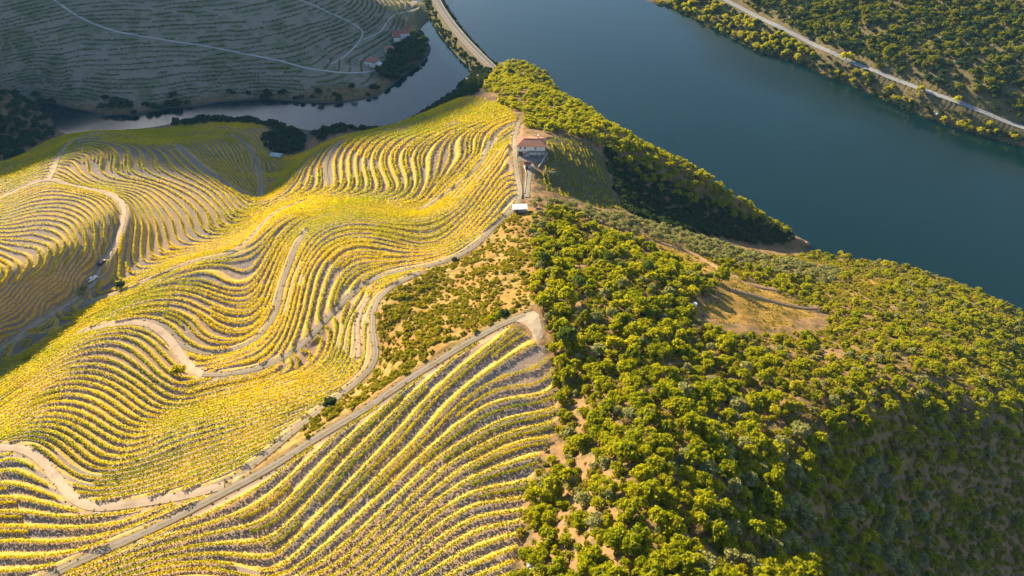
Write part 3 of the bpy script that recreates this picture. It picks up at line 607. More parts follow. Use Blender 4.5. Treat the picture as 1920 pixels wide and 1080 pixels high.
def row_arrays(S):
    c_ = S[len(S)//2]; lh = bool(inside(lefth, c_[0], c_[1]))
    d = np.gradient(S[:, :2], axis=0); d /= np.linalg.norm(d, axis=1)[:, None]+1e-9; nr = np.c_[-d[:, 1], d[:, 0]]
    far = S[:, 1].mean() > 330; S_ = S; k = 5 if far else 10
    if far: S_ = S[::1]
    near = (S[:, 1].mean() < 150) and not far
    if near: k = 17
    n = len(S_); vig = 0.78+0.32*wobble(S_[:, 0]*1.0, S_[:, 1]*1.0, 3.2, 5)+0.15*rng.random(n); keep = 1.0
    if lh: vig = vig*.8; k = 4 if far else 6; near = False
    vig = vig*keep
    C = np.repeat(S_, k, 0); v = np.repeat(vig, k); m = v > 0.3; C = C[m]; v = v[m]; nrm = np.repeat(nr[:len(S_)], k, 0)[m]; dd = np.repeat(d, k, 0)[m]
    q = len(C); o = rng.normal(size=q)*(0.21 if near or lh else 0.27)*v; h = (0.22+0.90*rng.random(q)**0.9)*v
    P = np.c_[C[:, :2]+nrm*o[:, None]+dd*(rng.random(q)[:, None]-.5)*.6, C[:, 2]+h]
    return leaf_quads(P, (0.48 if far else 0.27 if near else 0.35)*(0.8+.5*rng.random(q)))
def screen_len(S):
    x, y, d = project(S[:, 0], S[:, 1], S[:, 2]); on = (x > 0) & (x < 1920) & (y > 0) & (y < 1080)
    return (on/d).sum()
segs.sort(key=screen_len, reverse=True)
lower = region([(430,905),(500,878),(560,838),(640,788),(690,760),(740,722),(800,685),(880,635),(990,600),(1050,650),(1050,800),(985,1000),(970,1078),('w',0,30),('w',-200,10),('w',-230,60),(0,1078),(220,1020)])
midlow = region([(0,735),(160,632),(240,608),(300,625),(380,706),(460,697),(560,655),(640,570),(700,540),(700,640),(640,735),(430,905),(0,1078),('w',-300,60),('w',-230,150)])
def block(c):
    if inside(lower, c[0], c[1]): return ('golden green vine row on the broad terraces below the turning place', 'vine rows on the lowest near terraces', 1)
    if inside(midlow, c[0], c[1]): return ('yellow green vine row on curving terraces between the two long roads', 'vine rows between the middle road and the lower road', 1 if rng.random() < .6 else 0)
    if inside(lefth, c[0], c[1]): return ('vine row on the round left hill across the gully', 'vine rows on the left hill', 0)
    zz = c[2]
    if zz < 66: return ('bright yellow vine row low on the main slope near the gully', 'vine rows low on the main slope', 0)
    if zz < 82: return ('yellow vine row below the looping track on the main slope', 'vine rows below the looping track', 0)
    return ('yellow vine row between the looping track and the ridge road', 'vine rows under the ridge road', 0)
NIND = 300; stuffV = []; stuffF = []; nV = 0; stuffG = []; stuffGF = []
rows_by = {}
for k, S in enumerate(segs):
    V, F = row_arrays(S)
    lab, grp, g = block(S[len(S)//2])
    if k < NIND:
        c = S[len(S)//2]; me = mesh_np('vine_row', V-c, F, [MAT_VINE_G if g else MAT_VINE])
        tag(link('vine_row', me, tuple(c)), lab, 'vine row', grp)
    else:
        (stuffG if g else stuffV).append(V)
for nm, lst, mt, lab in (('vineyard_rows', stuffV, MAT_VINE, 'shorter vine rows filling the yellow terraces'), ('green_vineyard_rows', stuffG, MAT_VINE_G, 'shorter greener vine rows filling the lower terraces')):
    V = np.concatenate(lst); me = mesh_np(nm, V, np.arange(len(V)).reshape(-1, 4), [mt]); tag(link(nm, me), lab, 'vines', kind='stuff')

# straight rows of the shaded plot beside the house
hv = RG['hollowvine']; lst = []; dx, dy = 0.12, -0.993; c0 = hv.mean(0)
for k in range(-16, 17):
    ox, oy = c0[0]-dy*k*2.3, c0[1]+dx*k*2.3; tt = np.arange(-40, 40, .6); P = np.stack([ox+dx*tt, oy+dy*tt], -1); P = P[inside(hv, P[:, 0], P[:, 1]) & (wobble(P[:, 0], P[:, 1], 4, 50+k) > .62)]
    if len(P) < 4: continue
    C = np.repeat(np.c_[P, gz(P[:, 0], P[:, 1])+.5], 4, 0); C = C+rng.normal(size=C.shape)*np.array([.22, .3, .25]); lst.append(leaf_quads(C, .42)[0])
V = np.concatenate(lst); tag(link('shaded_vine_rows', mesh_np('shaded_vine_rows', V, np.arange(len(V)).reshape(-1, 4), [MAT_VINE_G])), 'straight vine rows in the shaded plot right of the white house', 'vines', kind='stuff')
# ---------------------------------------------------------------- trees and shrubs
def crown_arrays(r, h, nclump, nleaf, leaf, flat=0.75, lo=0.18, seed=0, clump=0.34, open_=0.0):
    g = np.random.default_rng(seed); C = []; N = []
    k = 0
    while k < nclump:
        v = g.normal(size=3); v /= np.linalg.norm(v); v[2] = abs(v[2])*1.05-0.25
        rad = g.uniform(0.45, 0.86); c = v*rad*np.array([r, r, h*flat]); c[2] += h*(lo+0.32)
        cr = r*clump*g.uniform(0.7, 1.25); m = int(nleaf*g.uniform(.7, 1.3))
        d = g.normal(size=(m, 3)); d /= np.linalg.norm(d, axis=1)[:, None]; d[:, 2] = np.abs(d[:, 2])*1.0-0.35*(d[:, 2] < 0)
        rr = g.uniform(.72, 1.08, m)[:, None]; C.append(c+d*rr*cr*np.array([1, 1, .8])); N.append(d); k += 1
    C = np.concatenate(C); N = np.concatenate(N)
    return leaf_quads(C, leaf*(0.7+.6*rng.random(len(C))), nrm=N, jit=0.75)
def trunk_mesh(name, h, r, mats, seed=0, lean=0.12, limbs=4):
    g = random.Random(seed); m = MB(); p = Vector((0, 0, -0.6)); q = Vector((g.uniform(-lean, lean)*h, g.uniform(-lean, lean)*h, h*0.42))
    m.tube(p, q, r*1.25, r*.8, 7)
    for i in range(limbs):
        a = i*2*math.pi/limbs+g.random(); e = q+Vector((math.cos(a)*h*.26, math.sin(a)*h*.26, h*g.uniform(.2, .38)))
        m.tube(q-Vector((0, 0, r*.5)), e, r*.62, r*.3, 6)
        b = e+Vector((math.cos(a+.7)*h*.12, math.sin(a+.7)*h*.12, h*.13)); m.tube(e, b, r*.3, r*.1, 5)
    return m.mesh(name, mats, smooth=True)
BARK = plain('bark', (0.16,0.11,0.075), 0.95, .3, 6)
PALEBARK = plain('pale_bark', (0.26,0.23,0.19), 0.95, .3, 6)
OAK = foliage('oak_leaves', (0.33,0.34,0.006), (0.10,0.17,0.005), (0.48,0.43,0.012), trans=0.5, big=0.03, fine=0.9, rand=0.65)
OLIVE = foliage('olive_leaves', (0.30,0.31,0.13), (0.20,0.23,0.10), (0.38,0.36,0.14), trans=0.30, big=0.03, fine=1.0, rand=0.6)
BUSH = foliage('scrub_leaves', (0.40,0.38,0.012), (0.20,0.24,0.010), (0.34,0.22,0.045), trans=0.35, big=0.05, fine=1.0, rand=0.6)
LIGHT = foliage('light_green_leaves', (0.28,0.32,0.010), (0.42,0.39,0.015), (0.48,0.42,0.02), trans=0.48, big=0.05, fine=1.0, rand=0.5)
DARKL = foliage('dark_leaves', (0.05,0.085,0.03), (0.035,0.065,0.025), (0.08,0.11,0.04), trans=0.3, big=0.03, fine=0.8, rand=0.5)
PINE = foliage('pine_needles', (0.13,0.19,0.03), (0.09,0.14,0.03), (0.18,0.22,0.04), trans=0.3, big=0.05, fine=1.2, rand=0.4)
DRYL = foliage('dry_brown_leaves', (0.24,0.17,0.07), (0.30,0.21,0.08), (0.16,0.13,0.06), trans=0.3, big=.05, fine=1.2, rand=.5)
DRY = foliage('dead_grey_twigs', (0.30,0.26,0.20), (0.36,0.32,0.26), (0.24,0.20,0.15), trans=0.1, big=0.1, fine=1.5, rand=0.4)
def proto_set(name, mat, specs):
    out = []
    for sd, (r, h, nc, nl, lf, fl, lo) in enumerate(specs):
        V, F = crown_arrays(r, h, nc, nl, lf, fl, lo, seed=hash_(name)+sd); out.append(mesh_np(name, V, F, [mat]))
    return out
def hash_(s): return sum(ord(c)*(i+3) for i, c in enumerate(s)) % 9973
P_OAK = proto_set('oak_crown', OAK, [(2.7,3.6,26,34,.42,.62,.2),(2.3,3.8,22,34,.40,.7,.2),(3.0,3.4,30,30,.42,.58,.18),(2.0,3.0,18,34,.38,.65,.2),(2.5,4.3,24,34,.42,.72,.25)])
P_GREY = proto_set('grey_oak_crown', OLIVE, [(2.4,3.6,20,30,.40,.62,.2),(2.0,3.2,17,30,.38,.7,.2)])
P_DRY = proto_set('dry_crown', DRYL, [(1.9,2.6,14,26,.34,.62,.15),(1.5,2.2,12,26,.32,.65,.15)])
P_OAKS = proto_set('oak_crown_small', OAK, [(2.5,3.0,16,18,.55,.62,.15),(2.1,3.2,14,18,.55,.7,.15),(2.8,3.0,18,16,.6,.58,.12)])
FAROAK = foliage('hillside_leaves', (0.19,0.21,0.012), (0.06,0.10,0.010), (0.28,0.26,0.02), trans=0.4, big=0.015, fine=.6, rand=.6)
P_FAR = proto_set('hillside_crown', FAROAK, [(2.5,3.0,14,16,.6,.62,.15),(2.0,2.8,12,16,.6,.7,.15),(3.0,3.0,16,14,.65,.58,.12)])
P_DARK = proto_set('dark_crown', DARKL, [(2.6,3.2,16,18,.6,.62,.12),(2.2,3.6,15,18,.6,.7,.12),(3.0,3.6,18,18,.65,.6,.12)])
P_OLV = proto_set('olive_crown', OLIVE, [(1.9,2.7,18,24,.34,.62,.22),(1.6,2.5,15,24,.32,.65,.22),(2.1,2.6,18,24,.34,.6,.2)])
P_BSH = proto_set('bush_crown', BUSH, [(0.95,1.1,9,16,.30,.6,.0),(0.8,0.9,8,16,.28,.6,.0),(1.2,1.0,11,16,.32,.55,.0)])
P_LGT = proto_set('light_crown', LIGHT, [(2.4,3.6,18,22,.48,.68,.15),(2.0,3.2,16,22,.45,.7,.15),(2.9,3.6,20,22,.5,.62,.12)])
P_PIN = proto_set('pine_crown', PINE, [(2.6,5.0,26,34,.42,.42,.52),(2.2,5.4,22,34,.42,.5,.45)])
T_OAK = [trunk_mesh('trunk', 3.2, .16, [BARK], s) for s in range(3)]
T_OLV = [trunk_mesh('trunk', 2.4, .17, [PALEBARK], s+9) for s in range(2)]
T_TALL = [trunk_mesh('trunk', 4.2, .18, [BARK], s+19) for s in range(2)]
T_PIN = [trunk_mesh('trunk', 6.4, .17, [PALEBARK], s+29, .05) for s in range(2)]
counts = {}
def tree(name, crowns, trunks, x, y, s, label, group=None, cat='tree', sz=None, cname='crown', rz=None):
    z = float(gz(x, y)); e = empty(name, (x, y, z-0.05), rng.random()*6.28 if rz is None else rz); i = int(rng.integers(len(crowns)))
    c = link(cname, crowns[i], (0, 0, 0), e, 0, (s, s, sz or s)); 
    if trunks: link('trunk', trunks[int(rng.integers(len(trunks)))], (0, 0, 0), e, 0, (s, s, sz or s))
    return tag(e, label, cat, group)
def single(name, crowns, x, y, s, label, group, cat, sz=None):
    o = link(name, crowns[int(rng.integers(len(crowns)))], (x, y, float(gz(x, y))-.1), None, rng.random()*6.28, (s, s, sz or s)); return tag(o, label, cat, group)
def scatter(poly, spacing, density=None, seed=0, jitter=0.85):
    g = np.random.default_rng(seed); x0, y0 = poly.min(0); x1, y1 = poly.max(0); s = spacing
    gx, gy = np.meshgrid(np.arange(x0, x1, s), np.arange(y0, y1, s)); x = gx.ravel()+g.uniform(-.5, .5, gx.size)*s*jitter*1.3; y = gy.ravel()+g.uniform(-.5, .5, gx.size)*s*jitter*1.3
    m = inside(poly, x, y)
    if density is not None: m &= g.random(len(x)) < density(x, y)
    m &= rd_at(x, y) > 1.0
    return np.stack([x[m], y[m]], -1)
def in_frame(P, m=60):
    x, y, d = project(P[:, 0], P[:, 1], gz(P[:, 0], P[:, 1])); return (x > -m) & (x < 1920+m) & (y > -m) & (y < 1080+m+60), d
# stuff: many small ones as one object, instanced on its own points
def stuff_instances(name, protos, pts, scales, label, cat):
    n = len(pts); z = gz(pts[:, 0], pts[:, 1])-.1; me = bpy.data.meshes.new(name+'_points'); me.vertices.add(n)
    me.vertices.foreach_set('co', np.c_[pts, z].astype(np.float32).ravel())
    fattr(me, 'sc', scales); fattr(me, 'rot', rng.random(n)*6.28); a = me.attributes.new('pick', 'INT', 'POINT'); a.data.foreach_set('value', rng.integers(0, len(protos), n).astype(np.int32))
    o = link(name, me); tag(o, label, cat, kind='stuff')
    ng = bpy.data.node_groups.new(name, 'GeometryNodeTree'); ng.interface.new_socket('Geometry', in_out='INPUT', socket_type='NodeSocketGeometry'); ng.interface.new_socket('Geometry', in_out='OUTPUT', socket_type='NodeSocketGeometry')
    N = ng.nodes; L = ng.links; gi = N.new('NodeGroupInput'); go = N.new('NodeGroupOutput'); iop = N.new('GeometryNodeInstanceOnPoints'); jn = N.new('GeometryNodeJoinGeometry')
    for p in protos:
        oi = N.new('GeometryNodeObjectInfo'); oi.inputs['Object'].default_value = p; oi.inputs['As Instance'].default_value = True; L.new(oi.outputs['Geometry'], jn.inputs[0])
    L.new(gi.outputs[0], iop.inputs['Points']); L.new(jn.outputs[0], iop.inputs['Instance']); iop.inputs['Pick Instance'].default_value = True
    def na(nm, ty):
        k = N.new('GeometryNodeInputNamedAttribute'); k.data_type = ty; k.inputs[0].default_value = nm; return k.outputs['Attribute']
    L.new(na('pick', 'INT'), iop.inputs['Instance Index']); cx = N.new('ShaderNodeCombineXYZ'); L.new(na('rot', 'FLOAT'), cx.inputs[2]); L.new(cx.outputs[0], iop.inputs['Rotation']); L.new(na('sc', 'FLOAT'), iop.inputs['Scale'])
    L.new(iop.outputs[0], go.inputs[0]); md = o.modifiers.new('shrubs', 'NODES'); md.node_group = ng
    return o
FR = {k: region(v) for k, v in dict(
 dense=[(1003,405),(1060,400),(1100,420),(1170,440),(1240,465),(1330,500),(1372,520),(1340,548),(1290,565),(1300,600),(1370,625),(1440,650),(1420,760),(1360,850),(1340,1085),('w',60,0),('w',5,20),(966,1085),(975,1000),(990,930),(1015,855),(1040,812),(1046,760),(1038,690),(1024,650),(1030,612),(1024,590),(1008,570),(995,520),(1000,470),(992,440)],
 flank=[(1240,465),(1330,500),(1372,520),(1440,545),(1500,575),(1560,590),(1540,620),(1450,625),(1380,625),(1440,650),(1420,760),(1360,850),(1340,1085),('w',60,-20),('w',180,0),('w',330,120),('w',330,260),('w',260,330),('w',200,350),(1500,482),(1400,475),(1330,470)],
 olives=[(1000,375),(1060,385),(1120,396),(1170,404),(1240,424),(1300,441),(1400,471),(1480,481),(1600,505),(1560,530),(1480,520),(1400,500),(1330,486),(1240,455),(1150,430),(1060,402),(1000,395)],
 rim2=[(1500,480),(1600,500),(1690,517),(1800,560),(1915,610),(1915,720),(1750,640),(1600,560),(1500,530)],
 greyoak=[(1320,850),(1450,800),(1600,860),(1750,900),(1750,1085),(1250,1085)],
 spur=[(905,168),(915,150),(925,135),('w',0,660),('w',40,640),('w',110,560),('w',170,480),('w',230,380),(1490,455,1),(1440,425),(1340,400),(1250,365),(1190,330),(1150,300),(1120,272),(1060,252),(1020,252),(985,235),(975,215),(955,200),(925,190)],
 lobe=[(1125,272),(1200,312),(1260,345),(1345,388),(1440,418),(1488,443),(1490,461),(1450,458),(1400,455),(1330,440),(1240,420),(1180,400),(1150,350),(1140,300)],
 leftflank=[(888,178,44),(840,200,32),(745,238,20),(700,247,12),(700,240,4),(745,241,1.5),(785,214,1.5),(830,191,1.5),(870,154,1.5),(890,133,1.5),(925,133),(908,155)],
 scrubb=[(975,385),(935,418),(900,457),(855,489),(815,503),(792,516),(756,531),(720,554),(703,582),(701,612),(710,650),(712,690),(660,735),(600,780),(555,812),(560,832),(640,780),(690,752),(740,716),(800,680),(880,630),(945,598),(985,578),(1003,560),(995,500),(990,430),(1008,400)],
 gullywood=[(505,262,3),(530,240,3),(575,255,1.5),(570,280,6),(545,292),(515,285),(490,270)],
 leftwood=[(0,165),(60,185),(85,215),(103,240),(95,262,10),(40,290,14),(0,300,14),('w',-520,420),('w',-520,560)],
 farshore=[(55,190),(160,203),(250,216),(330,202),(420,188),(560,187),(640,190),(690,182),(725,163),(745,148),(745,133),(700,160),(640,168),(560,170),(430,172),(330,180),(250,196),(160,186),(60,175)],
 farmwood=[(735,90),(790,68),(806,92),(792,114),(772,132),(748,150),(728,150),(700,140),(725,120),(728,100)],
 nearshore=[(300,240,2),(400,222,1.5),(480,228,1.5),(540,240,1.5),(575,258,1.5),(560,252,6),(500,236,7),(400,232,7),(330,240,7)],
 nearshore2=[(590,252,1.5),(640,236,1.5),(700,247,1.5),(745,244,1.5),(742,246,8),(700,248,8),(640,245,8),(600,258,8)],
 bankbelt=[(1215,2),(1260,16),(1310,40),(1370,72),(1430,102),(1500,124),(1560,150),(1620,174),(1700,211),(1780,241),(1850,262),(1925,282),(1925,249),(1830,212),(1760,186),(1700,163),(1640,140),(1560,105),(1500,76),(1450,52),(1400,27),(1335,-8)],
 righthill=[(1370,-10),(1450,35),(1560,86),(1640,122),(1760,166),(1925,228),('w',700,400),('w',800,700),('w',400,1000),('w',300,850)],
 causeside=[(845,45),(880,85),(905,115),(925,130),(905,130),(870,100),(830,50)],
).items()}
def dn(s, seed, lo, hi): return lambda x, y: np.clip((value_noise(x, y, s, seed)-lo)/(hi-lo), 0, 1)
PPO = [link('scrub_oak', m, (0, 0, -500)) for m in []]
# ---- woodland on the near ridge
A = scatter(FR['dense'], 3.0, lambda x, y: 0.5+0.5*dn(9, 31, .25, .45)(x, y), 1)
B2 = scatter(FR['flank'], 3.5, lambda x, y: np.where(inside(FR['dense'], x, y), 0, np.where(y > 135+0*x, .30, .5)+0.5*dn(10, 33, .3, .6)(x, y)), 2)
O = np.r_[A, B2]; O = O[~inside(FR['olives'], O[:, 0], O[:, 1]) &~inside(RG['clearing'], O[:, 0], O[:, 1]) & ~inside(RG['clearing2'], O[:, 0], O[:, 1])]
vis, d = in_frame(O); vis &= gz(O[:, 0], O[:, 1]) > .3; O = O[vis]; d = d[vis]; sz = rng.uniform(.55, 1.2, len(O))*np.where(rng.random(len(O)) < .35, .6, 1)*np.where(O[:, 0] > 70, .82, 1.0)
order = np.argsort(-(sz/d)); nb = 300
print('woodland trees', len(O))
GO = scatter(FR['greyoak'], 5.5, lambda x, y: .5+0*x, 15); GO = GO[in_frame(GO)[0]]; print('grey', len(GO))
for x, y in GO: tree('grey_oak', P_GREY, T_OAK, x, y, rng.uniform(.8, 1.15), 'pale grey green tree in the shaded lower right wood', 'pale trees at the lower right', 'tree')
def wood_label(x, y, s):
    px, py, _ = project(x, y, gz(x, y)); px = float(px); py = float(py); big = 'large' if s > .95 else ('small' if s < .6 else 'medium sized')
    if px < 1130: w = 'at the wood edge by the vineyard' if py > 640 else 'behind the turning place'
    elif px < 1250: w = 'a little inside the near wood'
    elif px < 1400: w = 'in the middle wood'
    elif px < 1600: w = 'in scrub right of centre'
    else: w = 'on the far right slope'
    h = 'at the bottom edge' if py > 1000 else 'near the bottom' if py > 900 else 'low in the view' if py > 800 else 'halfway up the view' if py > 700 else 'upper part'
    return f'{big} green oak {w}, {h}', f'{big} oaks {w}, {h}'
protoO = []
for k, i in enumerate(order[:nb]):
    x, y = O[i]; lab, grp = wood_label(x, y, sz[i])
    r = rng.random()
    if r < .74: e = tree('oak_tree', P_OAK, T_OAK, x, y, sz[i], lab, grp, 'oak tree', sz[i]*rng.uniform(.8, 1.3))
    elif r < .88: e = tree('broadleaf_tree', P_LGT, T_OAK, x, y, sz[i]*.9, lab.replace('green oak', 'yellow green tree'), grp.replace('oaks', 'yellow green trees'), 'tree', sz[i]*rng.uniform(.7, 1.1))
    elif r < .96: e = tree('grey_oak', P_GREY, T_OAK, x, y, sz[i]*.9, lab.replace('green oak', 'pale grey tree'), grp.replace('oaks', 'pale grey trees'), 'tree', sz[i]*rng.uniform(.7, 1.1))
    else: e = tree('dry_tree', P_DRY, T_OAK, x, y, sz[i]*1.05, lab.replace('green oak', 'brown dry tree'), grp.replace('oaks', 'brown dry trees'), 'tree')
def crown_objs(prefix):                            # crowns of standing trees serve as the sources of the stuff
    seen = {}; 
    for o in COL.objects:
        if o.type == 'MESH' and o.data.name.startswith(prefix) and o.data.name not in seen: seen[o.data.name] = o
    return list(seen.values())
rest = order[nb:]
PO = crown_objs('oak_crown')+[o for q in ('light_crown', 'grey_oak_crown', 'dry_crown') for o in crown_objs(q)[:1]]
stuff_instances('woodland', PO, O[rest], sz[rest]*1.0, 'dense oak woodland filling the slope between the single oaks', 'woodland')
# underscrub
U = np.r_[scatter(FR['dense'], 2.0, lambda x, y: 0.6+0*x, 5), scatter(FR['flank'], 1.7, lambda x, y: np.where(y > 135, .28, .5)+.45*dn(6, 34, .3, .6)(x, y), 6)]
U = U[in_frame(U)[0]]; U = U[~inside(RG['clearing'], U[:, 0], U[:, 1]) | (rng.random(len(U)) < .28)]
# ---- dry scrub knoll
K = scatter(FR['scrubb'], 1.4, lambda x, y: 0.26+0.6*dn(8, 41, .3, .6)(x, y), 7); print('knoll bushes', len(K))
ks = rng.uniform(.5, 1.25, len(K)); dK = in_frame(K)[1]; o2 = np.argsort(-ks/dK)
for i in o2[:220]:
    x, y = K[i]; single('scrub_bush', P_BSH, x, y, ks[i]*1.25, 'low olive green bush on the dry grass knoll between two roads', 'bushes on the dry grass knoll', 'bush')
PB = crown_objs('bush_crown')
KR = K[o2[220:]]
stuff_instances('knoll_scrub', PB, KR, ks[o2[220:]], 'small bushes scattered through the dry grass knoll', 'scrub')
stuff_instances('undergrowth', PB, U, rng.uniform(.5, 1.5, len(U)), 'low undergrowth between the woodland trees', 'undergrowth')
# ---- olives
V1 = np.r_[scatter(FR['olives'], 4.4, None, 9), scatter(FR['rim2'], 5.5, lambda x, y: .7+0*x, 19)]; V1 = V1[in_frame(V1)[0] & (gz(V1[:, 0], V1[:, 1]) > 1)]; print('olives', len(V1))
for x, y in V1[:290]:
    tree('olive_tree', P_OLV, T_OLV, x, y, rng.uniform(.75, 1.25), 'silvery round olive tree on the rim below the white house', 'olive trees along the rim', 'olive tree')
# ---- far spur, lobe
S1 = scatter(FR['spur'], 4.3, lambda x, y: 0.55+0.45*dn(12, 51, .2, .45)(x, y), 10); S1 = S1[in_frame(S1)[0] & (gz(S1[:, 0], S1[:, 1]) > .3)]; print('spur', len(S1))
dS = in_frame(S1)[1]; oS = np.argsort(dS)
for i in oS[:260]:
    x, y = S1[i]; s = rng.uniform(.6, 1.35); single('maquis_tree', P_LGT[:2]+P_OAKS, x, y, s, 'sunlit yellow green tree on the spur beside the wide river', 'sunlit trees on the far spur', 'shrubby tree', s*rng.uniform(.8, 1.2))
S2 = S1[oS[260:]]
PL = crown_objs('light_crown')+crown_objs('oak_crown_small')
L1 = scatter(FR['lobe'], 3.6, None, 12); L1 = L1[in_frame(L1)[0]]; print('lobe', len(L1))
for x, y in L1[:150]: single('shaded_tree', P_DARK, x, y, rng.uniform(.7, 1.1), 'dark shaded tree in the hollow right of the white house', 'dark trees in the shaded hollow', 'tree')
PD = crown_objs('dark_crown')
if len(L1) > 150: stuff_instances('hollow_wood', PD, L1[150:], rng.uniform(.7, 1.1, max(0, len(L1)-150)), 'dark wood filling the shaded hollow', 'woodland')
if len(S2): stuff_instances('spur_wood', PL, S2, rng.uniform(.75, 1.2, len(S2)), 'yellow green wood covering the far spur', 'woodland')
# ---- left flank under the lit vineyard, shores, far side
def place_many(name, reg, spacing, protos, smin, smax, label, group, cat, seed, dens=None, lim=290, smax_z=1.2, stuffname=None):
    Q = scatter(FR[reg], spacing, dens, seed); Q = Q[(gz(Q[:, 0], Q[:, 1]) > 0.15) & ((name != 'causeway_bush') | (gz(Q[:, 0], Q[:, 1]) < 7))]; f, dd = in_frame(Q); Q = Q[f]; dd = dd[f]; oo = np.argsort(dd); print(name, reg, len(Q))
    for i in oo[:lim]:
        x, y = Q[i]; s = rng.uniform(smin, smax); single(name, protos, x, y, s, label, group, cat, s*rng.uniform(.85, smax_z))
    if len(Q) > lim: stuff_instances(stuffname or (name+'s_beyond'), PD if protos is P_DARK else crown_objs('hillside_crown')+PD[:1] if name == 'hillside_tree' else PL, Q[oo[lim:]], rng.uniform(smin, smax, len(Q)-lim), 'continuation of the '+group, 'woodland')
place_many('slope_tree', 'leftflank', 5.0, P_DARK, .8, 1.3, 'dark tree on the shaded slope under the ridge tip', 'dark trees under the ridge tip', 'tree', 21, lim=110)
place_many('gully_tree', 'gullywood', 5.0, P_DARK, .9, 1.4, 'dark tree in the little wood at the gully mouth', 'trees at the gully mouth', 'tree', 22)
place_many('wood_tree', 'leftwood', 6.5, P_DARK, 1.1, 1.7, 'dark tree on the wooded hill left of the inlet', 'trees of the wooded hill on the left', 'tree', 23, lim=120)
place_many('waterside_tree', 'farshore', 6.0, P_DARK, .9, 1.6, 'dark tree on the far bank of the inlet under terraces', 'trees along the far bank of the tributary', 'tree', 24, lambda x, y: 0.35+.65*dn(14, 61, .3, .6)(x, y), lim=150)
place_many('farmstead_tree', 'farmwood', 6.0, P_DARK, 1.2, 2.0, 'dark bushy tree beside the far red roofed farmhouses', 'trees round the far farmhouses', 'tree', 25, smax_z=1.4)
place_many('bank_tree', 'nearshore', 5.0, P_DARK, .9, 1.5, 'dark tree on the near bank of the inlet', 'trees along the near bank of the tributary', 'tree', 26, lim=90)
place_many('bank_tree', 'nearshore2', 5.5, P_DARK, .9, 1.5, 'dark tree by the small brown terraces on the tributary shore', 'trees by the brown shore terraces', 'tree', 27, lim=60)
place_many('riverside_tree', 'bankbelt', 5.6, P_LGT, .8, 1.7, 'sunlit tree between the river road and the wide river', 'trees along the bank of the wide river', 'tree', 28, lambda x, y: 0.25+.75*dn(16, 71, .3, .6)(x, y), lim=200)
QB = scatter(FR['bankbelt'], 2.2, lambda x, y: .75+0*x, 55); QB = QB[gz(QB[:, 0], QB[:, 1]) > -.5]; stuff_instances('bank_scrub', PB+PD[:1], QB, rng.uniform(.6, 1.3, len(QB)), 'low green scrub between the river road and the water', 'scrub')
QB = scatter(FR['righthill'], 3.0, lambda x, y: .6+0*x, 56); QB = QB[in_frame(QB)[0]]; stuff_instances('hillside_scrub', PB+PD[:1], QB, rng.uniform(.7, 1.5, len(QB)), 'scrub covering the hillside above the river road', 'scrub')
place_many('hillside_tree', 'righthill', 5.2, P_FAR+P_DARK[:1], .6, 1.9, 'green shrubby tree on the hillside above the river road', 'trees on the hillside above the river road', 'tree', 29, lambda x, y: 0.25+.75*dn(20, 81, .3, .5)(x, y), lim=290)
place_many('causeway_bush', 'causeside', 6.0, P_DARK, .35, .6, 'small dark bush on the side of the railway causeway', 'bushes on the causeway side', 'bush', 30, lim=60)
